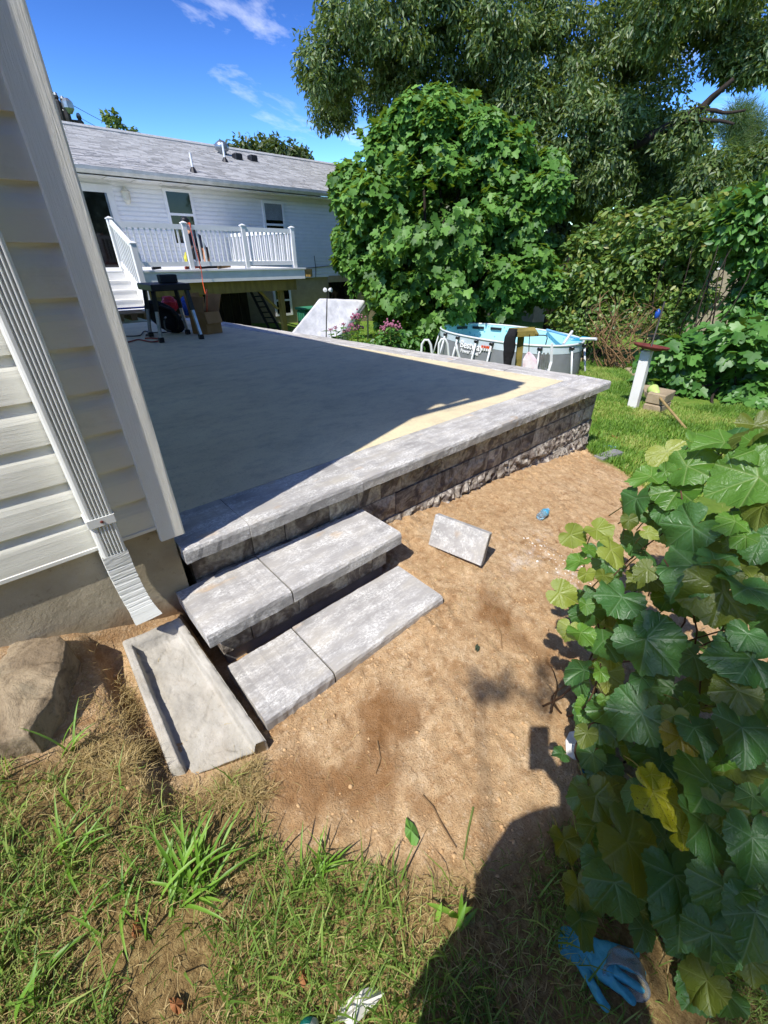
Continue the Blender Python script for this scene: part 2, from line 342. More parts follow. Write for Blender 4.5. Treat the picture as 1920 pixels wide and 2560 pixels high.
def m_siding(name, c1, c2, grain=True):
    b = NB(name); n = b.noise(3, 5, .6); gsc = b.noise(60, 5, .75, (.06, 1, 1), .8)
    col = b.ramp(n, [(.3, lin(c1)), (.7, lin(c2))])
    col = b.mix(b.math('MULTIPLY', b.ramp(b.noise(7, 6, .7, (.8, 1, 1)), [(.55, (0, 0, 0)), (.75, (1, 1, 1))]), .25), col, lin('A9A58C'))
    return b.done(col, .5, b.bump(gsc, .35 if grain else .05, .004), 0, .35)
def m_splash():
    b = NB('weathered_precast'); n = b.noise(7, 7, .65); f = b.noise(60, 5, .7)
    col = b.ramp(n, [(.28, lin('938F86')), (.5, lin('ABA79D')), (.72, lin('BDB9B0'))])
    col = b.mix(b.math('MULTIPLY', b.ramp(b.noise(3.5, 5, .6, (1, 1, 1), 1), [(.5, (0, 0, 0)), (.66, (1, 1, 1))]), .3), col, lin('917E62'))
    col = b.mix(b.math('MULTIPLY', b.ramp(f, [(.3, (1, 1, 1)), (.42, (0, 0, 0))]), .4), col, lin('7C7668'))
    return b.done(col, .88, b.bump(n, .5, .02, b.bump(f, .6, .006)), 0, .2)
def m_rock():
    b = NB('sandstone'); n = b.noise(5, 8, .65, (1, 1, 1), .8); f = b.noise(40, 7, .75)
    col = b.ramp(n, [(.28, lin('5C5040')), (.45, lin('877760')), (.6, lin('A09076')), (.78, lin('7C7562'))])
    col = b.mix(b.math('MULTIPLY', b.ramp(f, [(.35, (1, 1, 1)), (.5, (0, 0, 0))]), .5), col, lin('4E4231'))
    return b.done(col, .9, b.bump(n, .6, .03, b.bump(f, .7, .012)), 0, .2)
def m_grapeleaf(name, c1, c2, vein, spots=0):
    b = NB(name); x, y, z = b.sep(); rx = b.rnd()
    col = b.ramp(rx, [(0, lin(c1)), (1, lin(c2))])
    col = b.mix(b.math('MULTIPLY', b.noise(9, 5, .7), .5), col, tuple(v*.62 for v in lin(c1)[:3])+(1,))
    ds = []
    for a in (90, 38, 142, -12, 192):
        ca, sa = math.cos(R(a)), math.sin(R(a))
        al = b.math('ADD', b.math('MULTIPLY', x, ca), b.math('MULTIPLY', y, sa)); pe = b.math('ABSOLUTE', b.math('SUBTRACT', b.math('MULTIPLY', y, ca), b.math('MULTIPLY', x, sa)))
        ds.append(b.math('ADD', pe, b.math('MULTIPLY', b.math('LESS_THAN', al, 0), 9)))
        w = b.math('PINGPONG', b.math('SUBTRACT', al, b.math('MULTIPLY', pe, 1.0)), .085)
        lim = b.math('GREATER_THAN', pe, b.math('MULTIPLY', al, .36))
        ds.append(b.math('ADD', b.math('ADD', b.math('MULTIPLY', w, 1.6), .010), b.math('ADD', b.math('MULTIPLY', lim, 9), b.math('MULTIPLY', b.math('LESS_THAN', al, .10), 9))))
    d = ds[0]
    for q in ds[1:]: d = b.math('MINIMUM', d, q)
    v = b.ramp(d, [(.004, (1, 1, 1)), (.018, (0, 0, 0))])
    col = b.mix(b.math('MULTIPLY', v, .36), col, lin(vein))
    col = b.mix(b.math('MULTIPLY', b.ramp(b.noise(17, 5, .7), [(.66, (0, 0, 0)), (.70, (1, 1, 1))]), .6), col, lin('6A5A28'))
    if spots: col = b.mix(b.ramp(b.noise(26, 4, .6), [(.6, (0, 0, 0)), (.66, (1, 1, 1))]), col, lin('5A4416'))
    hgt = b.math('ADD', b.math('MULTIPLY', b.ramp(d, [(0, (0, 0, 0)), (.05, (1, 1, 1))]), .6), b.math('MULTIPLY', b.noise(22, 3), .4))
    nr = b.bump(hgt, .3, .025)
    df = b.n('ShaderNodeBsdfDiffuse'); tr = b.n('ShaderNodeBsdfTranslucent'); gl = b.n('ShaderNodeBsdfGlossy'); gl.inputs['Roughness'].default_value = .42
    b.l(col, df.inputs[0]); b.l(b.mix(.5, col, (.4, .5, .02, 1)), tr.inputs[0])
    for q in (df, tr, gl): b.l(nr, q.inputs['Normal'])
    m1 = b.n('ShaderNodeMixShader'); m1.inputs[0].default_value = .36; b.l(df.outputs[0], m1.inputs[1]); b.l(tr.outputs[0], m1.inputs[2])
    m2 = b.n('ShaderNodeMixShader'); m2.inputs[0].default_value = .045; b.l(m1.outputs[0], m2.inputs[1]); b.l(gl.outputs[0], m2.inputs[2]); tp_ = b.n('ShaderNodeBsdfTransparent'); m3 = b.n('ShaderNodeMixShader'); b.l(b.ramp(b.noise(7.5, 2, .5, loc=(4, 2, 0)), [(.735, (0, 0, 0)), (.74, (1, 1, 1))]), m3.inputs[0]); b.l(m2.outputs[0], m3.inputs[1]); b.l(tp_.outputs[0], m3.inputs[2]); b.l(m3.outputs[0], b.out.inputs[0])
    return b.m
M = dict(ground=m_ground(), coping=m_coping(), block=m_block(), patio=m_patio(), found=m_found(),
 siding=m_siding('grey_green_vinyl', 'E4E2D2', 'ECEADC'), fsiding=m_siding('white_vinyl', 'DCDDDC', 'E4E4E2', False), trim=m_siding('vinyl_trim', 'E2E0D4', 'E8E6DB', False),
 downspout=pm('painted_aluminium', 'DEDFD8', 'D2D3CA', 5, .38, .1, 40, .002, spec=.5), splash=m_splash(), rock=m_rock(),
 white=pm('white_paint', 'E2E2E0', 'D8D8D6', 4, .45, .05), offwhite=pm('aged_white', 'CFCCBE', 'BFBBAA', 5, .5), vinylwhite=pm('white_pvc', 'E6E6E4', 'DDDDDB', 3, .35),
 shingle=pm('grey_shingle', 'AEADAA', '949390', 30, .92, .5, 200, .004, rnd=.25, detail=8), shinglemass=None,
 glass=pm('dark_glass', '0B0D0C', '121614', 2, .06, spec=.6), gutter=pm('gutter_metal', 'C9C9C4', 'AEB0AA', 5, .4), soffit=pm('soffit_vinyl', 'DADAD6', 'CFCFCB', 3, .5),
 beige=pm('painted_masonry', 'A39478', '94866C', 6, .85, .4, 14, .02), lumber=pm('treated_pine', '9C8246', '806A38', 9, .7, .3, 60, .004, stretch=(1, 1, .3)),
 black=pm('black_plastic', '161618', '1F1F22', 8, .5, .1), alu=pm('brushed_aluminium', 'B9BBBD', '9A9C9E', 12, .35, metal=.8), card=pm('corrugated_card', 'A27B4E', '93703F', 7, .8, .15, 60, .003),
 darkcloth=pm('black_cloth', '141417', '202024', 9, .9, .5, 30, .02), red=pm('red_plastic', 'C01D22', 'A0151A', 6, .45), blue=pm('blue_plastic', '2A58B8', '234C9E', 6, .4),
 orange=pm('orange_cord', 'E0582A', 'C94B22', 20, .5), redcord=pm('red_cord', 'A8432E', '933A28', 20, .6), pallet=pm('pallet_wood', '8A6E48', '6F5636', 8, .85, .3, 40, .005),
 tarp=pm('white_canvas', 'E2E2E4', 'C6C6CA', 3, .8, .5, 4, .06), pink=pm('dusty_pink', 'AE7288', '94586E', 40, .8), metalrod=pm('dark_rod', '26221E', '352E28', 20, .6),
 poolgrey=pm('pool_grey', '7E8184', '74777A', 4, .5, .15, 6, .01), poolwhite=pm('pool_frame', 'D9DCDC', 'CDD1D2', 6, .4), liner=None, water=None,
 oldwood=pm('mossy_wood', '8A7B3C', '6C6230', 8, .8, .4, 40, .006), rustred=pm('rusty_red', '7A3A30', '5E2C26', 12, .75, .4, 60, .005), lime=pm('lime_plastic', 'B9CF7A', 'A9C26A', 6, .5),
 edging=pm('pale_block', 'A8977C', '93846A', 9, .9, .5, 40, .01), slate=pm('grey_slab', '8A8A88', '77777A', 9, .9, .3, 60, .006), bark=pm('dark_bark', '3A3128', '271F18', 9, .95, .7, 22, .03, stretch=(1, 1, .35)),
 twig=pm('dry_twig', '8A6E4C', '6C5438', 14, .9), stem=pm('vine_stem', '7C7A3C', '5E5A30', 14, .7), brownstem=pm('woody_vine', '5E4430', '47331F', 14, .85),
 nitrile=pm('blue_nitrile', '4AA0B4', '3A8CA4', 9, .55, .6, 22, .015), teal=pm('teal_glove', '12606A', '0E4E58', 9, .5), skin=pm('skin', 'B98B6C', 'A97B5E', 9, .6), navy=pm('navy_cloth', '1B2236', '141A2A', 8, .9, .4, 40, .01),
 denim=pm('denim', '2E3B52', '26324A', 20, .9, .3, 120, .004), roofdark=pm('dark_roof', '3B3E44', '2E3036', 8, .9), whitewall=pm('white_wall', 'E0DCD6', 'D4D0C8', 2, .8), paleblue=pm('pale_blue', '7FB4D8', '6FA4CC', 6, .5),
 yellow=pm('yellow_webbing', 'C8C03A', 'A8A030', 10, .6), dirtclod=pm('clod', 'C8A87E', 'AC8A60', 30, .95, .5, 160, .004), deadleaf=pm('dead_leaf', 'A06A3E', '7C4E2C', 12, .8),
 paper=pm('white_scrap', 'E4E2DC', 'D2D0C8', 8, .7), galv=pm('galvanised', '9AA0A4', '80868A', 8, .35, metal=.7), greenbin=pm('green_bin', '3E8A6A', '357A5C', 6, .5), doorwhite=pm('door_trim', 'D8D8D4', 'CCCCC8', 4, .5))
def m_liner():
    b = NB('pool_liner'); v = b.n('ShaderNodeTexVoronoi'); v.inputs['Scale'].default_value = 9; b.l(b.tc.outputs['Object'], v.inputs['Vector'])
    col = b.ramp(v.outputs['Distance'], [(.12, lin('6CB4C4')), (.3, lin('AEDCE0'))]); return b.done(col, .4)
M['liner'] = m_liner()
def m_water():
    b = NB('pool_water'); col = lin('7CC4CE'); return b.done(col, .05, b.bump(b.noise(5, 3), .25, .03), 0, .5)
M['water'] = m_water()
def m_shmass():
    b = NB('shingle_field'); t = b.attr('tint'); n = b.noise(30, 8, .7)
    c = b.ramp(n, [(.3, lin('AEADAA')), (.7, lin('949390'))]); h = b.n('ShaderNodeHueSaturation'); b.l(b.math('MULTIPLY_ADD', t, .5, .72), h.inputs['Value']); b.l(c, h.inputs['Color'])
    return b.done(h.outputs[0], .92, b.bump(n, .5, .004), 0, .2)
M['shinglemass'] = m_shmass()
def m_clear(name, tint):
    b = NB(name); p = b.n('ShaderNodeBsdfPrincipled'); p.inputs['Base Color'].default_value = tint; p.inputs['Roughness'].default_value = .12
    p.inputs['Transmission Weight'].default_value = .85; p.inputs['IOR'].default_value = 1.25; b.l(p.outputs[0], b.out.inputs[0]); return b.m
M['clear'] = m_clear('clear_plastic', (.9, .95, .95, 1))
# ================================================================ GROUND (one sheet, fine where the camera stands)
def axis(lo, hi, st, far, gr=1.13):
    a = list(np.arange(lo, hi, st)); s = st; p = hi
    while p < far: a.append(p); s *= gr; p += s
    s = st; p = lo-st; b = []
    while p > -far: b.append(p); s *= gr; p -= s
    return np.array(b[::-1]+a)
GX, GY = axis(-.9, 4.7, .0145, 420), axis(-.5, 1.62, .0145, 420)
X, Y = np.meshgrid(GX, GY, indexing='ij'); Z = gz(X, Y)
FORE = [tuple(gpk(*p)[:2]) for p in [(-120,1660),(110,1600),(230,1645),(370,1690),(480,1690),(560,1700),(575,1800),(640,1860),(760,1850),(880,1900),(1000,1890),(1120,1830),(1230,1770),(1330,1800)]]+[(1.6,-.5),(1.2,-3),(-3,-3),(-3,.9)]
la, lb = gpk(1284, 975), gpk(1380, 1046); ln = Vector((lb.y-la.y, la.x-lb.x)).normalized()
if ln.x < 0: ln = -ln
SD = (X-la.x)*ln.x+(Y-la.y)*ln.y+(fbm(X*3, Y*3, 4, 5)-.5)*.35
LAWN = np.clip(SD/.12+.5, 0, 1); LAWN[(Y > 1.7)] = np.where(X[Y > 1.7] > -50, 1, 0)
FG = np.zeros_like(X)
for dx, dy in ((0, 0), (.05, 0), (-.05, 0), (0, .05), (0, -.05)):
    q = (fbm(X*7, Y*7, 3, 9)-.5)*.14; FG += inpoly(X+dx+q, Y+dy-q, FORE)/5
damp = np.zeros_like(X); pale = np.zeros_like(X)
for cx, cy, r, a in [(830,1540,.13,1),(870,1560,.1,.9),(1085,1335,.14,1),(1060,1300,.1,.8),(800,1690,.14,.9),(900,1745,.07,.7),(640,1700,.12,.8),(1000,1470,.1,.4),(1130,1385,.12,.7)]:
    c = gpk(cx, cy); damp = np.maximum(damp, a*np.clip(1.6-1.5*np.hypot(X-c.x, Y-c.y)/r-(fbm(X*9, Y*9, 5, 21)-.5)*3.0, 0, 1))
for cx, cy, r, a in [(1165,1165,.12,.55),(1230,1240,.18,.8),(1130,1215,.15,.5),(1175,1190,.10,.6),(1085,1165,.12,.3)]:
    c = gpk(cx, cy); pale = np.maximum(pale, a*np.clip(1.5-1.4*np.hypot(X-c.x, (Y-c.y)*1.5)/r-(fbm(X*9, Y*9, 4, 33)-.5)*2.4, 0, 1))
near = ((X > -1.2) & (X < 6) & (Y > -1.2) & (Y < 1.66)).astype(float)
soil = near*(1-LAWN)
r1 = fbm(X*7, Y*7, 4, 3)-.5; rid = 1-np.abs(fbm(X*13, Y*13, 4, 8)*2-1); clod = np.maximum(fbm(X*34, Y*34, 3, 14)-.5, 0)
crk = np.abs(fbm(X*8+fbm(X*20, Y*20, 2, 50)*.5, Y*8, 3, 41)-.5); crack = np.clip(1-crk/.018, 0, 1)*(fbm(X*2.5, Y*2.5, 2, 77) > .47)
edge = np.clip(1-np.abs(Y-1.5)/.22, 0, 1)+np.clip(1-np.hypot(np.clip(np.abs(X-.74)-.5, 0, 9), Y-.90)/.12, 0, 1)+np.clip(1-np.hypot(X-.05, (Y-1.2)*.4)/.28, 0, 1)
edge = np.clip(edge, 0, 1)
fine = fbm(X*60, Y*60, 2, 91)-.5; cl2 = np.maximum(fbm(X*21, Y*21, 3, 15)-.55, 0)
rough = np.clip((fbm(X*2.2, Y*2.2, 3, 70)-.40)*4, .15, 1)
Z = Z+soil*(r1*.022+(rid-.8)*.008*rough+(clod*(.030+.05*edge)+cl2*.06*(.3+edge))*rough*(1-damp*.6)+fine*.006*rough-crack*.006)
Z = Z+(near*0+1)*(1-soil)*np.where(np.hypot(X, Y) < 40, (fbm(X*2, Y*2, 3, 61)-.5)*.05, (fbm(X*.05, Y*.05, 3, 62)-.5)*1.5)
# the dug-out bed of the splash block, and soil kept under the stones
_v = np.clip((1.51-Y)/.56, 0, 1); _pl = -.268-.170*_v
_m = np.clip(1-np.maximum(np.maximum(-.055-X, X-.24), np.maximum(Y-1.53, .90-Y))/.05, 0, 1)
Z = np.minimum(Z, Z*(1-_m)+np.minimum(Z, _pl-.055)*_m)
_m = np.clip(1-np.maximum(np.maximum(-.75-X, X+.05), np.maximum(Y-1.49, 1.12-Y))/.05, 0, 1); Z = Z-_m*.045
_m = np.clip(1-np.maximum(np.maximum(.26-X, X-1.25), np.maximum(Y-1.7, .965-Y))/.02, 0, 1); Z = Z*(1-_m)+np.minimum(Z, -.50)*_m
nx, ny = X.shape; idx = np.arange(nx*ny).reshape(nx, ny)
F = np.stack([idx[:-1, :-1], idx[1:, :-1], idx[1:, 1:], idx[:-1, 1:]], -1).reshape(-1, 4)
me = npmesh('ground', np.stack([X, Y, Z], -1).reshape(-1, 3), F)
for nm, a in (('grass', FG), ('damp', damp*soil), ('pale', pale*soil), ('lawn', LAWN*(1-FG)), ('crack', crack*soil)):
    at = me.attributes.new(nm, 'FLOAT', 'POINT'); at.data.foreach_set('value', a.astype(np.float32).ravel())
ob('ground', me, M['ground'], smooth=True, kind='structure')
def gtop(x, y):                                    # relief included
    i = min(max(np.searchsorted(GX, x)-1, 0), nx-2); j = min(max(np.searchsorted(GY, y)-1, 0), ny-2)
    u = (x-GX[i])/(GX[i+1]-GX[i]); v = (y-GY[j])/(GY[j+1]-GY[j])
    return float(Z[i, j]*(1-u)*(1-v)+Z[i+1, j]*u*(1-v)+Z[i, j+1]*(1-u)*v+Z[i+1, j+1]*u*v)
def gtopv(x, y):
    i = np.clip(np.searchsorted(GX, x)-1, 0, nx-2); j = np.clip(np.searchsorted(GY, y)-1, 0, ny-2)
    u = (x-GX[i])/(GX[i+1]-GX[i]); v = (y-GY[j])/(GY[j+1]-GY[j])
    return Z[i, j]*(1-u)*(1-v)+Z[i+1, j]*u*(1-v)+Z[i, j+1]*(1-u)*v+Z[i+1, j+1]*u*v
# ================================================================ PATIO, RETAINING WALL, STEPS
T = .067                                           # stone thickness
def stone_mesh(L, D, t=T, rnd_=.018, jit=.0018):    # tread / coping: along x, front edge at y=0 rounded
    prof = [(0, -t), (0, -rnd_*1.1), (rnd_*.3, -rnd_*.32), (rnd_*1.1, 0), (D-.004, 0), (D, -.004), (D, -t)]
    bm = BM(); extr(bm, prof, 0, L, 14, jit); bev_e = [e for e in bm.edges if len(e.link_faces) == 2 and e.calc_face_angle(0) > 1.2]
    bmesh.ops.bevel(bm, geom=bev_e, offset=.003, segments=1, affect='EDGES'); return bm
FX0, FX1, FY = .306, 4.262, 1.527                  # front coping: left end, corner, front edge
wall = thing('retaining_wall', (2.2, FY, -.4), 'mottled brown split-face block wall with grey coping stones round the patio', 'retaining wall')
bounds = [FX0, .591, 1.233, 1.877, 2.502, 3.129, 3.75, FX1]
for a, b in zip(bounds, bounds[1:]):
    o = ob('coping_stone', stone_mesh(b-a-.0025, .31), M['coping'], None); o.location = (a+.001, FY+random.uniform(-.002, .002), random.uniform(-.001, .001)); par(o, wall)
# right-hand run of coping, turning away from the camera
ra, rb = Vector((FX1, FY+.315, 0)), Vector((3.20, 8.95, 0)); rd = (rb-ra).normalized(); rl = (rb-ra).length; k = int(rl/.62)
for i in range(k):
    L = rl/k; o = ob('coping_stone', stone_mesh(L-.004, .31), M['coping'], None)
    o.location = ra+rd*(L*i+.002); o.rotation_euler = (0, 0, math.atan2(rd.y, rd.x)); par(o, wall)
random.seed(21)
def block_mesh(w, h, d=.16, rough=.018):            # rock face towards -y, from x 0..w, z 0..h
    st_ = .015 if rough > .021 else .024; nx_, nz_ = max(6, int(w/st_)), max(5, int(h/st_)); V = []; F = []; sd = random.randint(0, 9999)
    for i in range(nx_+1):
        for j in range(nz_+1):
            x, z = w*i/nx_, h*j/nz_; e = min(i, nx_-i, j, nz_-j)/2; e = min(1, e)
            n = float(fbm((x+sd)*11, z*11+sd, 4, 5))-.5+(.9 if rough > .021 else .6)*(float(vnoise((x+sd)*46, z*46, 9))-.5)
            V.append((x, -rough*.3*e-n*rough*1.5*e, z))
    I = lambda i, j: i*(nz_+1)+j
    for i in range(nx_):
        for j in range(nz_): F.append((I(i, j), I(i+1, j), I(i+1, j+1), I(i, j+1)))
    n0 = len(V); V += [(0, d, 0), (w, d, 0), (w, d, h), (0, d, h)]
    F += [(n0+1, n0, n0+3, n0+2)]
    F += [tuple([I(i, 0) for i in range(nx_, -1, -1)]+[n0, n0+1]), tuple([I(i, nz_) for i in range(nx_+1)]+[n0+2, n0+3]),
          tuple([I(0, j) for j in range(nz_+1)]+[n0+3, n0]), tuple([I(nx_, j) for j in range(nz_, -1, -1)]+[n0+1, n0+2])]
    me = bpy.data.meshes.new('wall_block'); me.from_pydata(V, [], F); return me
def course(x0, x1, y, z0, h, joints, parent, name='wall_block', rough=.018):
    js = [x0]+joints+[x1]
    for a, b in zip(js, js[1:]):
        o = ob(name, block_mesh(b-a-.004, h-.004, .16, rough), M['block'], None); o.location = (a+.002, y+random.uniform(-.003, .003), z0+.002); par(o, parent)
def jl(x0, x1, first):
    r = list(first); x = r[-1] if r else x0
    while True:
        x += random.choice([.17, .27, .36, .38, .26])
        if x > x1-.14: return r
        r.append(x)
WF = 1.600
course(FX0+.03, 4.19, WF, -.219, .152, [.617, .79, 1.057, 1.25, 1.421, 1.59, 1.955, 2.315, 2.59]+jl(2.59, 4.19, [2.86])[0:], wall)
course(FX0+.03, 4.197, WF-.006, -.371, .152, [.55, .9, 1.2, 1.54, 1.914, 2.18, 2.486, 2.651]+jl(2.651, 4.197, [2.93]), wall)
course(1.2, 4.204, WF-.012, -.523, .152, jl(1.2, 4.2, [1.45, 1.72]), wall, rough=.03)
course(1.9, 4.211, WF-.018, -.675, .152, jl(1.9, 4.2, [2.2]), wall, rough=.03)
course(3.2, 4.218, WF-.024, -.827, .152, jl(3.2, 4.2, [3.5]), wall, rough=.03)
# core behind the blocks and the far outer face
bm = BM(); 
cs = [(FX0+.02, WF+.15), (4.03, WF+.15), (4.03, 1.9), (3.06, 8.9), (FX0+.02, 8.9)]
lo = [bm.verts.new((x, y, -1.3)) for x, y in cs]; hi = [bm.verts.new((x, y, -.075)) for x, y in cs]
bm.faces.new(lo[::-1]); bm.faces.new(hi)
for i in range(5): bm.faces.new((lo[i], lo[(i+1) % 5], hi[(i+1) % 5], hi[i]))
ob('wall_core', bm, M['slate'], wall)
for r in range(5):                                  # outer face along the yard side
    z0 = -.219-.152*r; p = Vector((4.21, 1.76, 0)); q = Vector((3.17, 8.9, 0)); d = (q-p).normalized(); L = (q-p).length; n = 18
    for i in range(n):
        o = ob('wall_block', block_mesh(L/n-.004, .148, .14, .02), M['block'], None); o.location = p+d*(L/n*i)+Vector((d.y, -d.x, 0))*(-.02)+Vector((0, 0, z0+.002)); o.rotation_euler = (0, 0, math.atan2(d.y, d.x)); par(o, wall)
# patio panels with tooled joints
patio = ob('patio', None or bbox((.33, 1.9, -.074), (3.0, 8.85, -.035)), M['patio'], kind='structure')
inner = lambda y: 3.945+(3.945-3.885)*0+(rb.x-ra.x)/(rb.y-ra.y)*(y-1.84)
def slab(y0, y1):
    bm = BM(); pts = [(.31, y0), (inner(y0), y0), (inner(y1), y1), (.31, y1)]
    t = [bm.verts.new((x, y, -.004)) for x, y in pts]; b_ = [bm.verts.new((x, y, -.034)) for x, y in pts]
    bm.faces.new(t); bm.faces.new(b_[::-1])
    for i in range(4): bm.faces.new((t[i], t[(i+1) % 4], b_[(i+1) % 4], b_[i]))
    ob('concrete_panel', bm, M['patio'], patio)
slab(1.841, 4.78); slab(4.79, 8.9); 
# steps
steps = thing('garden_steps', (.75, 1.25, -.45), 'two low cast stone steps leading up to the patio', 'steps')
def tread(x0, x1, y, z): o = ob('step_tread', stone_mesh(x1-x0-.003, .325), M['coping'], None); o.location = (x0, y, z); par(o, steps)
Z1, Z2 = -.213, -.426
tread(.243, .612, 1.256, Z1); tread(.617, 1.265, 1.258, Z1)
tread(.283, .588, .943, Z2); tread(.593, 1.252, .945, Z2+.001)
course(.298, 1.215, 1.325, Z1-.067-.148, .148, [.432, .668, .954, 1.115], steps, 'riser_block', .008)
course(.33, 1.2, 1.00, Z2-.067-.10, .10, [.6, .9], steps, 'riser_block', .006)
bm = bbox((.31, 1.34, -.62), (1.2, 1.57, Z1-.07)); ob('step_base', bm, M['slate'], steps)
# loose coping stone propped on the soil, its face tilted to the sun
bl_, br_ = az(1070, 1362, -.44), az(1202, 1416, -.455); e_ = (br_-bl_).normalized(); n_ = Vector((-e_.y, e_.x, 0)).normalized()
d_ = ray(1088, 1285); o_ = Vector((0, 0, ZC)); pn = e_.cross(n_ if n_.length else e_); pn = Vector((e_.x, e_.y, 0)).normalized(); t_ = (bl_-o_).dot(pn)/d_.dot(pn); tl_ = o_+d_*t_; v_ = (tl_-bl_); Lv = min(v_.length, .30); v_ = v_.normalized(); w_ = e_.cross(v_).normalized(); w_ = w_ if w_.z < 0 else -w_
W_ = (br_-bl_).length; bm = BM(); box(bm, (0, 0, 0), (W_, Lv, .055)); bev(bm, .004)
bmesh.ops.transform(bm, verts=bm.verts, matrix=Matrix(((e_.x, v_.x, w_.x, bl_.x), (e_.y, v_.y, w_.y, bl_.y), (e_.z, v_.z, w_.z, bl_.z), (0, 0, 0, 1))))
o = ob('loose_paver', bm, M['coping']); tag(o, 'single pale grey paver propped tilted on the bare soil', 'paver')
o = ob('edging_slab', bbox((-.16, -.05, -.03), (.16, .05, .03), .004), M['slate']); tag(o, 'flat grey slab set in the soil at the wall corner', 'slab'); o.location = gp(1520, 1143)+Vector((0, 0, .01)); o.rotation_euler = (0, 0, R(-12))
# ================================================================ NEAR HOUSE (left)
house = thing('grey_house', (-2, 5, -.3), 'grey-green vinyl sided house with a white downspout, close by at left edge', 'house')
random.seed(3)
YW = 1.568
ob('foundation', bbox((-6, 1.578, -.9), (.300, 9.2, .116), .004), M['found'], house)
bm = BM(); pr = [(-6.9, 3.40), (-6.9, .12), (.288, .12), (.288, 3.40), (-3.3, 4.95)]
A_ = [bm.verts.new((x, YW+.012, z)) for x, z in pr]; B_ = [bm.verts.new((x, 9.1, z)) for x, z in pr]
bm.faces.new(A_); bm.faces.new(B_[::-1])
for i in range(5): bm.faces.new((A_[i], B_[i], B_[(i+1) % 5], A_[(i+1) % 5]))
ob('wall', bm, M['siding'], house)
zb = .130; EXP = .1285
def board(x0, x1, z, parent, mat, h=EXP, o=.0135, name='siding_board', y=YW):
    pr = [(y-o, z), (y-o*1.02, z+h*.2), (y-o*.9, z+h*.56), (y-o*.72, z+h*.68), (y-o*.36, z+h*.80), (y-o*.12, z+h*.92), (y, z+h*1.05), (y+.006, z+h*1.05), (y+.006, z)]
    bm = BM(); extr(bm, pr, x0, x1, 10, .0006); return ob(name, bm, mat, parent, smooth=False)
for i in range(25): board(-2.6, .255, zb+i*EXP, house, M['siding'])
bm = BM(); extr(bm, [(YW-.016, .118), (YW-.017, .131), (YW-.006, .139), (YW, .139), (YW, .118)], -2.6, .25, 8, .0005); ob('starter_strip', bm, M['trim'], house)
# corner post: flat face, rounded outer edge, return on the side
prf = [(.247, YW), (.247, 1.545), (.250, 1.542), (.330, 1.5405), (.3345, 1.5415), (.3365, 1.544), (.337, 1.550), (.337, 1.64), (.31, 1.64), (.31, YW)]
bm = BM(); zt = [.066+.125*i for i in range(28)]; rows = []
for z in zt: rows.append([bm.verts.new((x+random.uniform(-.0006, .0006), y+random.uniform(-.0005, .0005), z)) for x, y in prf])
n = len(prf)
for p, q in zip(rows, rows[1:]):
    for i in range(n): bm.faces.new((p[i], p[(i+1) % n], q[(i+1) % n], q[i]))
bm.faces.new(rows[0]); bm.faces.new(rows[-1][::-1])
def m_post():
    b = NB('grained_post'); gr = b.noise(150, 5, .75, (1, 1, .035), 1.2)
    return b.done(b.ramp(b.noise(3, 5), [(.3, lin('E2E0D4')), (.7, lin('ECEADF'))]), .45, b.bump(gr, .5, .006), 0, .35)
ob('corner_trim', bm, m_post(), house)
# roof with eave and gutter on the patio side
ex = lambda y: 1.215-.045*(y-1.4)
bm = BM(); 
def quadbox(P, t):
    a = [bm.verts.new(p) for p in P]; b_ = [bm.verts.new((p[0], p[1], p[2]-t)) for p in P]
    bm.faces.new(a); bm.faces.new(b_[::-1])
    for i in range(4): bm.faces.new((a[i], b_[i], b_[(i+1) % 4], a[(i+1) % 4]))
quadbox([(ex(1.4)-.06, 1.40, 3.47), (ex(9.4)-.06, 9.4, 3.47), (-3.3, 9.4, 5.25), (-3.3, 1.40, 5.25)], .14)
quadbox([(-7.9, 1.40, 3.47), (-7.9, 9.4, 3.47), (-3.3, 9.4, 5.25), (-3.3, 1.40, 5.25)], .14)
ob('roof', bm, M['roofdark'], house)
bm = BM(); ga, gb = Vector((ex(1.38), 1.38, 3.36)), Vector((ex(9.4), 9.4, 3.36)); bar(bm, ga, gb, .11, .12); ob('gutter', bm, M['downspout'], house)
bm = bbox((.62, 1.385, 3.20), (ex(1.4)-.05, 1.60, 3.44)); ob('eave_return', bm, M['trim'], house)
bm = bbox((.3, 1.46, 3.27), (ex(9)-.03, 9.2, 3.30)); ob('soffit', bm, M['soffit'], house)
# downspout: fluted pipe, strap, lower sleeve and crimped elbow
dx0, dx1, dy0, dy1 = .0505, .1285, 1.4905, 1.546
def ds_prof(k=1.0, fl=5, dep=.0052):
    w = dx1-dx0; cx = (dx0+dx1)/2; P = [(dx0, dy1), (dx0, dy0+.012), (dx0+.004, dy0+.004), (dx0+.010, dy0)]
    s = (w-.026)/fl
    for i in range(fl): a = dx0+.017+s*i; P += [(a+s*.10, dy0), (a+s*.32, dy0+dep), (a+s*.68, dy0+dep), (a+s*.90, dy0)]
    P += [(dx1-.007, dy0), (dx1-.003, dy0+.002), (dx1, dy0+.008), (dx1, dy1)]
    return [(cx+(x-cx)*k, (dy0+dy1)/2+(y-(dy0+dy1)/2)*k) for x, y in P]
def zsweep(prof, zs, tz=None):
    bm = BM(); rows = [[bm.verts.new((x, y, z)) for x, y in prof] for z in zs]
    for p, q in zip(rows, rows[1:]):
        for i in range(len(prof)): bm.faces.new((p[i], p[(i+1) % len(prof)], q[(i+1) % len(prof)], q[i]))
    bm.faces.new(rows[0][::-1]); bm.faces.new(rows[-1]); return bm
ds = ob('downspout', zsweep(ds_prof(), [.262+.1*i for i in range(28)]), M['downspout'], house)
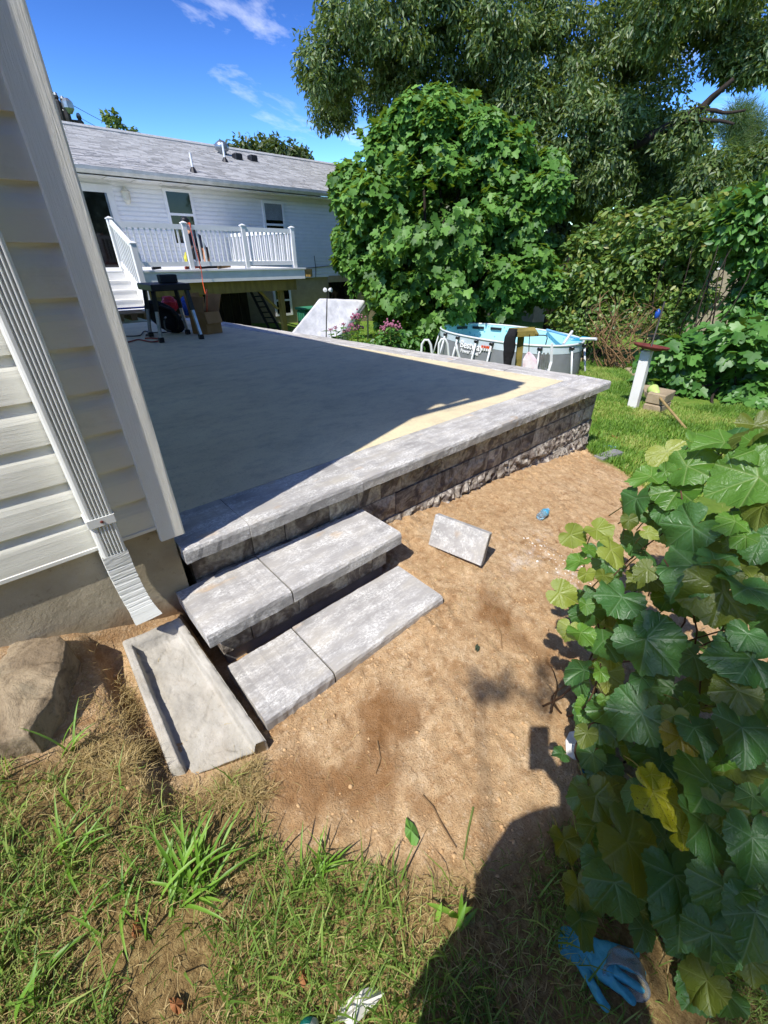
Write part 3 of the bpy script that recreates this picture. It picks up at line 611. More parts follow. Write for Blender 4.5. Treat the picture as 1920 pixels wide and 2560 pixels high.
ob('pipe_sleeve', zsweep(ds_prof(.965), [.085, .15, .25, .275]), M['downspout'], ds)
def rects(z0, z1, g_): return [(dx0-g_, dy1), (dx0-g_, dy0-g_), (dx1+g_, dy0-g_), (dx1+g_, dy1)]
ob('pipe_strap', zsweep([(dx0-.003, YW-.012), (dx0-.003, dy0-.002), (dx0, dy0-.0035), (dx1, dy0-.0035), (dx1+.003, dy0-.002), (dx1+.003, YW-.012)], [.236, .240, .262, .266]), M['downspout'], ds)
bm = BM(); lathe(bm, [(0, 0), (.0055, 0), (.0045, .003), (0, .004)], (.09, dy0-.0035, .251), 8, (0, -1, 0)); ob('screw', bm, M['rustred'], ds)
bm = BM(); tube(bm, [(.10, 1.51, 2.95), (.14, 1.49, 3.05), (.9, 1.38, 3.24), (1.17, 1.38, 3.30)], .036, 8); ob('offset_pipe', bm, M['downspout'], ds)
path = [Vector(p) for p in ((.0895, 1.517, .115), (.0895, 1.517, .06), (.090, 1.513, .01), (.092, 1.504, -.04), (.095, 1.492, -.085), (.099, 1.477, -.12), (.103, 1.461, -.15), (.107, 1.446, -.174))]
def cr_pt(t):
    i = min(int(t*7), 6); u = t*7-i; return path[i].lerp(path[i+1], u)
bm = BM(); rows = []; N_ = 96
for i in range(N_+1):
    t = i/N_; p = cr_pt(t); d = (cr_pt(min(t+.02, 1))-cr_pt(max(t-.02, 0))).normalized(); s = Vector((1, 0, 0)); u = s.cross(d).normalized()
    rib = 1.03-(.05 if (t*15) % 1 < .22 and .14 < t < .74 else 0); w_ = .0385*rib*(1+.16*max(0, t-.75)*4); h_ = .0275*rib*(1-.1*max(0, t-.75)*4)
    sec = []
    for a, b_ in ((-1,-1),(-1,-.4),(-1,.4),(-1,1),(-.72,1),(-.62,.88),(-.5,.88),(-.4,1),(-.22,1),(-.12,.88),(.02,.88),(.12,1),(.32,1),(.42,.88),(.54,.88),(.64,1),(1,1),(1,.4),(1,-.4),(1,-1),(.3,-1),(-.3,-1)):
        q = 1-.004*0; sec.append(bm.verts.new(p+s*a*w_+u*b_*h_+Vector((random.uniform(-.0007, .0007),)*3)))
    rows.append(sec)
for p, q in zip(rows, rows[1:]):
    m_ = len(p)
    for i in range(m_): bm.faces.new((p[i], p[(i+1) % m_], q[(i+1) % m_], q[i]))
el = ob('elbow', bm, M['downspout'], ds); so_ = el.modifiers.new('th', 'SOLIDIFY'); so_.thickness = .001; evald(el)
# ================================================================ SPLASH BLOCK, ROCK
BL, BR, FR, FL = Vector((.0, 1.512, -.268)), Vector((.213, 1.492, -.268)), Vector((.253, .888, -.435)), Vector((-.032, .995, -.44))
nu, nv = 60, 90; V = []; F_ = []
def sm(a, b, x): t = min(max((x-a)/(b-a), 0), 1); return t*t*(3-2*t)
for i in range(nu+1):
    for j in range(nv+1):
        u, v = i/nu, j/nv; p = BL.lerp(BR, u).lerp(FL.lerp(FR, u), v)
        wob = (float(fbm(v*9+u*3, u*2, 3, 4))-.5)*.012
        wl = .125+wob*1.4; wr = 1-.13+wob
        h = max(1-sm(wl-.01, wl+.03, u), sm(wr-.03, wr+.012, u), 1-sm(.060, .078, v))
        z = -.046*(1-h)+(float(fbm(u*7, v*16, 4, 6))-.5)*.013-(.005 if abs(math.sin(v*11+u*2.2+float(vnoise(u*4, v*4, 3))*2)) < .05 and h < .1 else 0)
        if u < .17: z -= .05*sm(.955+float(vnoise(u*30, 2, 5))*.04-.02, .975, v)
        e = min(u, 1-u)/.03; z -= .009*(1-min(1, e))**2; z -= .006*(1-min(1, v/.015))
        V.append(tuple(p+Vector((0, 0, z+wob*.3))))
I = lambda i, j: i*(nv+1)+j
for i in range(nu):
    for j in range(nv): F_.append((I(i, j), I(i+1, j), I(i+1, j+1), I(i, j+1)))
rim = [I(i, 0) for i in range(nu+1)]+[I(nu, j) for j in range(1, nv+1)]+[I(i, nv) for i in range(nu-1, -1, -1)]+[I(0, j) for j in range(nv-1, 0, -1)]
b0 = len(V)
for r in rim: x, y, z = V[r]; q = Vector((.1, 1.2, 0)); V.append((x+(q.x-x)*-.02, y+(q.y-y)*-.01, z-.10))
for i in range(len(rim)): j = (i+1) % len(rim); F_.append((rim[i], rim[j], b0+j, b0+i))
me = bpy.data.meshes.new('splash_block'); me.from_pydata(V, [], F_)
o = ob('splash_block', me, M['splash'], smooth=True); tag(o, 'worn concrete splash block with raised rim under the downspout', 'splash block')
def rock(name, outline, top, bot, mat, amp=.02, seed=1, n=56, rings=(0, .3, .6, .82, .93, .985)):
    P = [Vector((a[0], a[1], 0)) for a in outline]; L = [(P[(i+1) % len(P)]-P[i]).length for i in range(len(P))]; tot = sum(L); pts = []
    for k in range(n):
        d = tot*k/n; i = 0
        while d > L[i]: d -= L[i]; i += 1
        pts.append(P[i].lerp(P[(i+1) % len(P)], d/L[i]))
    c = sum(pts, Vector())/n; bm = BM(); R_ = []
    def f(x, y): return (float(fbm(x*6+seed, y*6, 4, seed))-.5)*amp*2
    for r in rings[1:]: R_.append([bm.verts.new((c.x+(p.x-c.x)*r, c.y+(p.y-c.y)*r, top(c.x+(p.x-c.x)*r, c.y+(p.y-c.y)*r)+f(p.x*r+3, p.y*r)-(.004 if r > .97 else 0))) for p in pts])
    z0 = [v.co.z for v in R_[-1]]
    for lv in range(1, 6):
        R_.append([bm.verts.new((c.x+(p.x-c.x)*(1.0+.02*lv*0)+f(k*.9, lv*3.1+seed)*.8, c.y+(p.y-c.y)*1.0+f(k*.8+7, lv*2.7)*.8, z0[k]+(bot-z0[k])*lv/5)) for k, p in enumerate(pts)])
    cv = bm.verts.new((c.x, c.y, top(c.x, c.y)+f(c.x, c.y)))
    for t in range(n): bm.faces.new((cv, R_[0][t], R_[0][(t+1) % n]))
    for a, b_ in zip(R_, R_[1:]):
        for t in range(n): bm.faces.new((a[t], b_[t], b_[(t+1) % n], a[(t+1) % n]))
    o = ob(name, bm, mat, smooth=True); m_ = o.modifiers.new('s', 'SUBSURF'); m_.subdivision_type = 'SIMPLE'; m_.levels = 2; m_.render_levels = 2; evald(o)
    me = o.data; co = np.empty(len(me.vertices)*3, np.float32); me.vertices.foreach_get('co', co); co = co.reshape(-1, 3); nn = np.empty_like(co); me.vertices.foreach_get('normal', nn.ravel().reshape(-1)) if False else None
    d_ = (fbm(co[:, 0]*18+seed, co[:, 1]*18+co[:, 2]*23, 4, seed+9)-.5)*amp*1.3; st_ = np.abs(fbm(co[:, 0]*5+co[:, 1]*9, co[:, 1]*3, 3, seed+5)-.5); co[:, 2] += d_-np.clip(1-st_/.03, 0, 1)*amp*.5; co[:, 0] += d_*.5
    me.vertices.foreach_set('co', co.ravel()); me.update(); me.polygons.foreach_set('use_smooth', [True]*len(me.polygons)); return o
ol = [az(-260, 1640, -.14), az(0, 1612, -.14), az(110, 1597, -.14), az(150, 1590, -.14), az(168, 1600, -.14), az(160, 1640, -.15), az(138, 1700, -.165), az(132, 1735, -.18), az(100, 1795, -.205), az(80, 1848, -.225), az(20, 1872, -.23), az(-260, 1960, -.23)]
o = rock('flat_rock', ol, lambda x, y: -.133-.27*max(1.50-y, 0)*.95, -.5, M['rock'], .013, 5, 84); tag(o, 'flat weathered tan sandstone slab lying against the house foundation', 'rock')
# ================================================================ LITTER ON THE SOIL
ca, cb = gp(1340, 1306), gp(1374, 1279); d = (cb-ca); d.z = 0; d.normalize(); L = .128; c0 = (ca+cb)/2-d*L/2+Vector((0, 0, .027))
bt = thing('plastic_bottle', ca, 'clear crumpled plastic water bottle with blue cap end lying on soil', 'bottle')
bm = BM(); lathe(bm, [(0, 0), (.022, 0), (.0275, .006), (.0275, .02), (.0255, .027), (.0275, .034), (.026, .045), (.0275, .052), (.0265, .085), (.018, .108), (.0125, .112), (.0125, .118)], c0, 18, d); ob('body', bm, M['clear'], bt, True)
bm = BM(); lathe(bm, [(.0278, .060), (.0282, .062), (.0282, .088), (.027, .090)], c0, 18, d); ob('label_band', bm, pm('bottle_band', '4FA3C4', '3E8FB4', 20, .4), bt, True)
bm = BM(); lathe(bm, [(0, .114), (.0145, .114), (.0145, .129), (0, .129)], c0, 14, d); ob('cap', bm, M['paleblue'], bt)
def scrap(name, p, pts, mat, label, cat, rise=.01, group=None):
    bm = BM(); vs = [bm.verts.new((p.x+a, p.y+b_, gtop(p.x+a, p.y+b_)+.004+random.uniform(0, rise))) for a, b_ in pts]
    cv = bm.verts.new((p.x, p.y, gtop(p.x, p.y)+rise+.004))
    for i in range(len(vs)): bm.faces.new((vs[i], vs[(i+1) % len(vs)], cv))
    o = ob(name, bm, mat); so = o.modifiers.new('t', 'SOLIDIFY'); so.thickness = .0012; evald(o); return tag(o, label, cat, group)
def leafpts(r, rot, w=.42, n=7):
    P = [(t*2-1, w*math.sin(PI*t**.8)*(1+random.uniform(-.12, .12))) for t in [i/n for i in range(n+1)]]; P = P+[(x, -y) for x, y in P[-2:0:-1]]
    return [(r*(x*math.cos(rot)-y*math.sin(rot)), r*(x*math.sin(rot)+y*math.cos(rot))) for x, y in P]
def blobpts(r, n=9, ax_=1.0, rot=0, jag=.3):
    out = []
    for i in range(n):
        t = 2*PI*i/n; q = r*(1+random.uniform(-jag, jag)); x, y = q*math.cos(t)*ax_, q*math.sin(t); out.append((x*math.cos(rot)-y*math.sin(rot), x*math.sin(rot)+y*math.cos(rot)))
    return out
random.seed(5)
scrap('paper_scrap', gpk(1240, 1615), blobpts(.03, 8, 1.7, .4), M['paper'], 'white crumpled paper scrap at the foot of the vine', 'paper', .02)
scrap('paper_scrap', gpk(782, 2172), blobpts(.022, 9, 3.0, -.2), M['paper'], 'long crumpled white strip beside the shoe at the bottom edge', 'paper', .03)
scrap('plastic_scrap', gp(1522, 1117), blobpts(.05, 7, 2.2, -.5), M['paleblue'], 'small pale blue wrapper on the lawn near the wall corner', 'wrapper', .02)
scrap('green_leaf', gpk(888, 1800), leafpts(.040, 1.2, .5), pm('fresh_leaf', '5F8A3A', '527A30', 12, .6), 'single fallen green leaf on bare soil below the steps', 'leaf', .014)
for i, (q, lab) in enumerate([((1030,1404), 'dark shrivelled leaf on the soil right of the steps'), ((300,2010), 'brown curled dead leaf in the foreground grass'), ((655,2110), 'orange brown dead leaf near the bottom edge'), ((385,2175), 'rusty dead leaf at the bottom left of the grass'), ((1325,945), 'brown leaf lying on the bright lawn'), ((1350,965), 'orange leaf lying on the lawn farther out')]):
    scrap('dead_leaf', gpk(*q), leafpts(.022 if i < 4 else .05, random.uniform(0, 3), .45, 10), M['deadleaf'] if i else pm('dark_leaf', '3E4A34', '2C3626', 20, .8), lab, 'dead leaf', .02, 'dead leaves lying on the ground')
def ontwig(name, pts, r, mat, label, cat='twig', group='twigs on the soil'):
    P = [gp(*(p[0]*K, p[1]*K)) for p in pts]; P = [Vector((p.x, p.y, gtop(p.x, p.y)+r+.002)) for p in P]
    bm = BM(); tube(bm, P, [r*(1-.5*i/len(P)) for i in range(len(P))], 6); return tag(ob(name, bm, mat), label, cat, group)
ontwig('twig', [(912,1722),(935,1745),(950,1775),(968,1808),(985,1835)], .004, M['twig'], 'longest crooked pale twig in the middle of the bare soil')
ontwig('twig', [(815,1600),(822,1640),(812,1672)], .003, M['twig'], 'small twig on the damp soil below the steps')
ontwig('twig', [(1068,1335),(1082,1370),(1085,1400)], .003, M['twig'], 'thin twig on the soil right of lower step')
ontwig('twig', [(1022,1745),(1010,1800),(1000,1860)], .0035, pm('green_twig', '6A7A3A', '566430', 10, .7), 'straight greenish stalk at the edge of the foreground grass')
# gloves, cup under the vine
def glove(name, base, rot, mat, label, fingers, s=1.0):
    J = [(0, -.085, 0, .034, .007), (0, -.04, 0, .040, .009), (0, .0, .004, .042, .010), (0, .035, .003, .042, .009)]; E_ = [(0, 1), (1, 2), (2, 3)]
    for i, (fx, ln_, an) in enumerate(fingers):
        b_ = len(J); a = R(an); J += [(fx, .045, .004, .012), (fx+math.sin(a)*ln_*.5, .045+math.cos(a)*ln_*.5, .012, .0115), (fx+math.sin(a)*ln_, .045+math.cos(a)*ln_, .006, .009)]
        E_ += [(3, b_), (b_, b_+1), (b_+1, b_+2)]
    b_ = len(J); J += [(.045, -.01, .006, .013), (.075, .02, .012, .012), (.085, .045, .006, .009)]; E_ += [(1, b_), (b_, b_+1), (b_+1, b_+2)]
    J = [tuple(v*s for v in j) for j in J]
    o = skin(name, J, E_, mat, None, 3, 1); co = np.empty(len(o.data.vertices)*3, np.float32); o.data.vertices.foreach_get('co', co); co = co.reshape(-1, 3); co[:, 2] += (fbm(co[:, 0]*45, co[:, 1]*45, 3, 6)-.5)*.016; co[:, 0] += (fbm(co[:, 0]*30+9, co[:, 1]*30, 3, 7)-.5)*.012; o.data.vertices.foreach_set('co', co.ravel()); o.data.update(); o.location = base; o.rotation_euler = (R(random.uniform(-8, 8)), R(5), rot); return tag(o, label, 'glove')
p = gpk(1275, 2068); fin = [(-.033, .065, -14), (-.012, .078, -4), (.011, .074, 5), (.032, .058, 16)]
glove('rubber_glove', Vector((p.x, p.y, gtop(p.x, p.y)+.018)), R(-158), M['nitrile'], 'bright blue rubber glove lying in the shaded grass beside a clear cup', fin, 1.0)
p = gpk(1308, 1690); glove('rubber_glove', Vector((p.x, p.y, gtop(p.x, p.y)+.02)), R(10), M['teal'], 'dark teal glove half hidden under the vine on shaded soil', fin, .8)
p = gpk(1340, 2075); bm = BM(); lathe(bm, [(.030, .0), (.043, .02), (.047, .055), (.052, .058), (.052, .062), (.045, .06), (.041, .02), (.028, .003)], Vector((p.x, p.y, gtop(p.x, p.y)+.045)), 24, (-.75, -.25, .25)); tag(ob('plastic_cup', bm, M['clear'], smooth=True), 'clear plastic cup tipped over beside the blue glove', 'cup')
# ================================================================ THE PHOTOGRAPHER (behind the camera; the shadow falls into view)
zg = -.56; fv = Vector((.671, .741, 0)); lv = Vector((-.741, .671, 0)); B0 = fv*-.28+lv*-.06+Vector((0, 0, zg))
def bp(f_, l_, z_): return tuple(B0+fv*f_+lv*l_+Vector((0, 0, z_)))
J = [bp(0, 0, .96)+(.125,), bp(-.01, 0, 1.14)+(.12,), bp(-.01, 0, 1.34)+(.14,), bp(0, 0, 1.49)+(.055,), bp(.03, 0, 1.58)+(.075, .085), bp(.04, 0, 1.69)+(.075, .09),
     bp(0, .17, 1.40)+(.058,), bp(-.03, .245, 1.12)+(.043,), bp(.05, .25, .90)+(.032,), bp(.08, .245, .82)+(.03,),
     bp(0, -.17, 1.40)+(.058,), bp(.06, -.36, 1.24)+(.043,), bp(.16, -.06, 1.38)+(.03,), bp(.19, .0, 1.43)+(.028,),
     bp(.02, .10, .90)+(.088,), bp(.16, .11, .50)+(.06,), bp(.24, .11, .10)+(.042,), bp(0, -.10, .90)+(.088,), bp(-.02, -.11, .49)+(.06,), bp(-.08, -.11, .09)+(.042,)]
E_ = [(0,1),(1,2),(2,3),(3,4),(4,5),(2,6),(6,7),(7,8),(8,9),(2,10),(10,11),(11,12),(12,13),(0,14),(14,15),(15,16),(0,17),(17,18),(18,19)]
for s_, wr in ((-1, 13),):
    for q in range(4):
        b_ = len(J); z_ = 1.475-.022*q; J += [bp(.21, .06+s_*.052, z_)+(.0085,), bp(.23, .06+s_*.044, z_+.004)+(.0085,), bp(.24, .06+s_*.026, z_+.006)+(.0075,)]; E_ += [(wr, b_), (b_, b_+1), (b_+1, b_+2)]
    b_ = len(J); J += [bp(.185, .06+s_*.03, 1.45)+(.01,), bp(.20, .06+s_*.012, 1.47)+(.009,)]; E_ += [(wr, b_), (b_, b_+1)]
for q in range(4):
    b_ = len(J); J += [bp(.10, .265-.018*q, .755)+(.0085,), bp(.115, .262-.018*q, .715)+(.0085,), bp(.112, .256-.018*q, .68)+(.0075,)]; E_ += [(9, b_), (b_, b_+1), (b_+1, b_+2)]
b_ = len(J); J += [bp(.115, .235, .80)+(.0095,), bp(.14, .225, .77)+(.0085,)]; E_ += [(9, b_), (b_, b_+1)]
person = skin('person', J, E_, M['skin'], None, 2, 0); tag(person, 'person taking the photograph, dark shirt and jeans, one sneaker toe showing at bottom edge', 'person')
shirt = skin('shirt', [J[0][:3]+(.145,), J[1][:3]+(.145,), J[2][:3]+(.165,), bp(0, 0, 1.45)+(.09,), bp(0, .17, 1.40)+(.075,), bp(-.02, .235, 1.18)+(.058,), bp(0, -.17, 1.40)+(.075,), bp(.045, -.32, 1.28)+(.058,)], [(0,1),(1,2),(2,3),(2,4),(4,5),(2,6),(6,7)], M['navy'], person)
skin('trousers', [bp(0, 0, .98)+(.145,), J[14][:3]+(.105,), J[15][:3]+(.078,), bp(.235, .11, .13)+(.065,), J[17][:3]+(.105,), J[18][:3]+(.078,), bp(-.075, -.11, .12)+(.065,)], [(0,1),(1,2),(2,3),(0,4),(4,5),(5,6)], M['denim'], person)
def m_shoe():
    b = NB('patterned_sneaker'); v = b.n('ShaderNodeTexVoronoi'); v.inputs['Scale'].default_value = 26; b.l(b.tc.outputs['Object'], v.inputs['Vector']); s = b.n('ShaderNodeSeparateColor'); b.l(v.outputs['Color'], s.inputs[0])
    c = b.ramp(s.outputs[0], [(0, lin('1F8F88')), (.42, lin('1F8F88')), (.45, lin('8C2A34')), (.72, lin('8C2A34')), (.75, lin('D8D8D2'))])
    return b.done(c, .6, b.bump(b.noise(300, 2), .5, .002))
M['shoe'] = m_shoe()
def shoe(toe, heel):
    toe = Vector(toe); heel = Vector(heel); d = (toe-heel).normalized(); s_ = Vector((-d.y, d.x, 0)); L = (toe-heel).length; bm = BM(); rows = []
    for i in range(15):
        t = i/14; w_ = .05*(math.sin(PI*(.04+.92*t))**.45)*(.82+.25*t if t < .8 else 1.02); h_ = (.105-.05*t)*(math.sin(PI*(.03+.94*t))**.4)
        c = heel+d*L*t; rows.append([bm.verts.new(c+s_*w_*math.cos(a)+Vector((0, 0, max(h_*math.sin(a), -.002)))) for a in [PI*2*k_/16 for k_ in range(16)]])
    for p, q in zip(rows, rows[1:]):
        for k_ in range(16): bm.faces.new((p[k_], p[(k_+1) % 16], q[(k_+1) % 16], q[k_]))
    bm.faces.new(rows[0]); bm.faces.new(rows[-1][::-1]); return ob('shoe', bm, M['shoe'], person, True)
tp = gp(775, 2548); shoe((tp.x, tp.y, gtop(tp.x, tp.y)+.012), (tp.x-.2, tp.y-.21, zg+.02)); shoe(bp(.08, -.12, .01), bp(-.2, -.12, .01))
bm = BM(); lathe(bm, [(0, .08), (.055, .07), (.085, .03), (.092, -.02), (.08, -.06), (0, -.07)], bp(.02, 0, 1.70), 14); ob('hair', bm, pm('dark_hair', '1C1712', '120E0B', 30, .7), person, True)
ph = ob('phone', bbox((-.038, -.137, .012), (.038, .022, .020), .004, 2), M['black']); ph.location = camo.location; ph.rotation_euler = camo.rotation_euler
tag(ph, 'black phone held upright by the person taking the photograph', 'phone')
# ================================================================ FAR HOUSE
YH = 15.2; random.seed(8)
fh = thing('white_house', (9, YH+3, -1), 'long white vinyl sided house with grey shingle roof across the yard', 'house')
C2 = lambda x, y: (100+x/1.929, 380+y/1.929)
xl, xr = 1.5, 14.6; zsb = .31; zw = 2.80; zgd = -1.3
ob('wall', bbox((xl, YH+.02, zsb), (xr, YH+7.5, zw)), M['fsiding'], fh)
ob('foundation', bbox((xl, YH+.06, -2.2), (xr-.03, YH+7.5, zsb-.004)), M['beige'], fh)
n = 24; h = (zw-zsb)/n
for i in range(n):
    bm = BM(); z = zsb+i*h; extr(bm, [(YH-.012, z), (YH-.012, z+h*.6), (YH+.004, z+h), (YH+.02, z+h), (YH+.02, z)], xl, xr-.08, 1); ob('siding_board', bm, M['fsiding'], fh)
ob('corner_trim', bbox((xr-.08, YH-.02, zsb), (xr+.01, YH+.1, zw)), M['doorwhite'], fh)
ge = ay(177, 413.5, YH-.55); ze = (ge.z+ay(700, 466, YH-.55).z)/2; xe = 15.1
YR = YH+4.0; zr = ay(400, 348, YR).z; slope = (zr-ze)/(YR-YH+.55); x0r = 1.0
# roof: deck plus individual shingles
def rp(x, s, up=0): y = YH-.55+s*(YR-YH+.55); return Vector((x, y-slope*up*.3, ze+s*(zr-ze)+up))
bm = BM(); quadbox([rp(x0r, 0, -.01), rp(xe, 0, -.01), rp(xe, 1, -.01), rp(x0r, 1, -.01)], .10)
quadbox([(x0r, YR, zr-.01), (xe, YR, zr-.01), (xe, YR+4.6, ze-.1), (x0r, YR+4.6, ze-.1)], .1); roof = ob('roof', bm, M['roofdark'], fh)
RL = math.hypot(YR-YH+.55, zr-ze); nrow = int(RL/.145); tabs = []
for r in range(nrow):
    x = x0r+(r % 2)*.16+random.uniform(0, .05)
    while x < xe-.05:
        w = random.choice([.16, .22, .30, .34]); w = min(w, xe-x); tabs.append((r, x, w)); x += w+.006
def shv(r, x, w):
    s0, s1 = r/nrow-.012, (r+1)/nrow; u = .010+random.uniform(0, .012)
    P = [rp(x, s0, u), rp(x+w, s0, u), rp(x+w, s1, .004), rp(x, s1, .004), rp(x, s0, -.004), rp(x+w, s0, -.004)]
    return [tuple(p) for p in P], [(0, 1, 2, 3), (4, 5, 1, 0)]
cx_ = lambda t: (rp(t[1], t[0]/nrow)-Vector((0, 0, 1))).length
def scr(t):
    d = rp(t[1], t[0]/nrow); f = Vector((math.cos(YAW), math.sin(YAW), 0)); s_ = Vector((math.sin(YAW), -math.cos(YAW), 0)); return d.dot(s_)/d.dot(f)
vis = [t for t in tabs if scr(t) > -.80]; vis.sort(key=cx_); own = set(vis[:300]); V = []; F_ = []; TT = []
for t in tabs:
    v, f = shv(*t)
    if t in own:
        me = bpy.data.meshes.new('shingle'); me.from_pydata(v, [], f); ob('shingle', me, M['shingle'], roof)
    else:
        b_ = len(V); V += v; F_ += [tuple(i+b_ for i in q) for q in f]; TT += [random.random()]*6
me = npmesh('shingles', V, F_, TT); ob('shingles', me, M['shinglemass'], roof, kind='stuff')
bm = BM(); tube(bm, [rp(x0r, 1, .02), rp(xe, 1, .02)], .07, 6); ob('ridge_cap', bm, M['shingle'], roof)
def onroof(px):
    d = ray(*px); m_ = slope; t = (ze-ZC-(YH-.55)*m_)/(d.z-d.y*m_); p = d*t; return Vector((p.x, p.y, p.z+ZC))
for b_, l_ in ((C2(740, 98), .44), (C2(893, 48), .5)):
    p = onroof(b_); bm = BM(); tube(bm, [p-Vector((0, 0, .1)), p+Vector((0, 0, l_))], .034, 8); o = ob('vent_pipe', bm, M['vinylwhite'], roof)
    bm = BM(); lathe(bm, [(.13, -.06), (.08, .06), (.042, .12)], p, 10); ob('boot', bm, M['black'], o)
p = onroof((557, 386)); bm = BM(); lathe(bm, [(.14, -.1), (.14, .08), (.22, .11), (.25, .2), (.2, .3), (.1, .37), (0, .38)], p, 16); ob('turbine_vent', bm, M['galv'], roof, True)
for q in ((595, 399), (633, 403)):
    p = onroof(q); bm = BM(); box(bm, p+Vector((-.14, -.12, -.05)), p+Vector((.14, .18, .17))); bev(bm, .03); ob('box_vent', bm, M['black'], roof)
gy = YH-.55; 
bm = BM(); extr(bm, [(gy-.10, ze+.0), (gy-.13, ze+.01), (gy-.12, ze-.06), (gy-.05, ze-.13), (gy, ze-.13), (gy, ze-.005)], x0r, xe, 1); ob('gutter', bm, M['gutter'], fh)
bm = BM()
for i in range(40):
    a = x0r+(xe-x0r)*i/40; box(bm, (a+.01, gy, ze-.17+.012*(i % 2)), (x0r+(xe-x0r)*(i+1)/40, YH, ze-.155))
ob('soffit', bm, M['soffit'], fh); 
ob('frieze', bbox((xl, YH-.03, zw-.02), (xr, YH+.05, ze-.15)), M['doorwhite'], fh)
def window(x0, x1, z0, z1, y=YH, sash=.5, blind=False, parent=fh):
    w = .075; bm = BM()
    for lo, hi in (((x0, z0), (x0+w, z1)), ((x1-w, z0), (x1, z1)), ((x0+w, z1-w), (x1-w, z1)), ((x0+w, z0), (x1-w, z0+w)), ((x0+w, z0+(z1-z0)*sash-.03), (x1-w, z0+(z1-z0)*sash+.03))):
        box(bm, (lo[0], y-.05, lo[1]), (hi[0], y+.03, hi[1]))
    f = ob('window', bm, M['vinylwhite'], parent)
    ob('pane', bbox((x0+w, y-.02, z0+w), (x1-w, y-.012, z0+(z1-z0)*sash-.03)), M['glass'], f)
    ob('pane', bbox((x0+w, y-.028, z0+(z1-z0)*sash+.03), (x1-w, y-.02, z1-w)), M['glass'], f)
    if blind:
        bm = BM()
        for i in range(16): z = z1-w-.014-i*.028; box(bm, (x0+w, y-.034, z-.012), (x1-w, y-.030, z+.012))
        ob('blind', bm, pm('grey_blind', '8E9496', '7E8486', 5, .6), f)
    return f
a, b_ = ay(*C2(585, 172), YH), ay(*C2(725, 185), YH); window(a.x, b_.x, 1.25, a.z, sash=.565)
c, d = ay(*C2(1065, 232), YH), ay(*C2(1170, 240), YH); window(c.x, d.x, 1.25, c.z, sash=.50, blind=True)
c, d = ay(*C2(1458, 372), YH), ay(*C2(1540, 376), YH); window(c.x, d.x, 1.25, c.z, sash=.5)
# sliding door with trim
g0, g1 = ay(*C2(190, 197), YH), ay(*C2(318, 197), YH); dz = .70
bm = BM()
for lo, hi in (((g1.x, dz), (g1.x+.16, g1.z+.17)), ((g0.x-.4, g1.z), (g1.x, g1.z+.17))): box(bm, (lo[0], YH-.06, lo[1]), (hi[0], YH+.02, hi[1]))
dr = ob('door', bm, M['doorwhite'], fh)
ob('glass', bbox((g0.x-.9, YH-.03, dz), (g1.x-.05, YH-.02, g1.z)), M['glass'], dr); ob('door_stile', bbox((g1.x-.05, YH-.045, dz), (g1.x-.001, YH-.01, g1.z-.001)), M['galv'], dr)
p = ay(*C2(418, 215), YH-.1); lt = BM(); lathe(lt, [(.0, -.17), (.05, -.15), (.09, -.08), (.10, .08), (.12, .10), (.06, .16), (.02, .2), (0, .23)], p, 10); box(lt, p+Vector((-.03, 0, -.1)), p+Vector((.03, .12, .02))); ob('porch_light', lt, M['offwhite'], fh)
wb0, wb1 = ay(*C2(1120, 655), YH+.06), ay(*C2(1218, 785), YH+.06); window(wb0.x, wb1.x, wb1.z, wb0.z+.1, YH+.06, .5)
db0, db1 = ay(*C2(1390, 628), YH+.06), ay(*C2(1480, 705), YH+.06); dd = ob('basement_door', bbox((db0.x, YH+.0, -1.3), (db1.x+.5, YH+.05, db0.z)), M['glass'], fh)
ob('door_head', bbox((db0.x-.02, YH-.02, db0.z), (db1.x+.5, YH+.055, db0.z+.22)), M['beige'], dd)
bm = BM(); tube(bm, [ay(*C2(1322, 500), YH-.04), ay(*C2(1330, 560), YH-.04), ay(*C2(1330, 605), YH-.04)], .012, 5); tube(bm, [ay(*C2(1280, 560), YH-.04), ay(*C2(1330, 556), YH-.04), ay(*C2(1425, 545), YH-.04)], .010, 5); ob('cable', bm, M['metalrod'], fh)
# ================================================================ DECK
YD = 11.2; dk = thing('deck', (5, 12.6, -.8), 'raised white railed deck on wooden posts in front of the white house', 'deck')
xL, xR = ay(364.4, 675.5, YD).x, ay(761, 670, YD).x; zF = (ay(364.4, 675.5, YD).z+ay(761, 670, YD).z)/2; zB = (ay(367, 710, YD).z+ay(762, 697, YD).z)/2
xL -= .5
ob('deck_floor', bbox((xL-.7, YD-.03, zF-.035), (xR+.03, YH-.03, zF)), M['white'], dk)
ob('fascia', bbox((xL, YD, zB), (xR, YD+.03, zF-.037)), M['white'], dk)
ob('fascia', bbox((xR-.03, YD+.032, zB), (xR, YH-.03, zF-.037)), M['white'], dk)
bm = BM(); box(bm, (xL+.2, YD+.16, zB-.27), (xR-.2, YD+.24, zB-.01)); ob('beam', bm, M['lumber'], dk)
posts = [ay(457.7+2, 556, YD).x, ay(605.4+2, 562, YD).x, ay(728.8+2, 567, YD).x]
sx = ay(310, 674, YD).x; zT = ay(607, 562, YD).z
def rpost(x, y, z0, z1, parent):
    o = ob('post', bbox((x-.05, y-.05, z0), (x+.05, y+.05, z1-.02), .004), M['vinylwhite'], parent); bm = BM(); lathe(bm, [(.062*1.41, 0), (.062*1.41, .015), (.01, .045)], (x, y, z1-.02), 4); bmesh.ops.rotate(bm, verts=bm.verts, cent=(x, y, 0), matrix=Matrix.Rotation(PI/4, 3, 'Z')); ob('post_cap', bm, M['vinylwhite'], o); return o
for x in posts: rpost(x, YD+.06, zF, zT, dk)
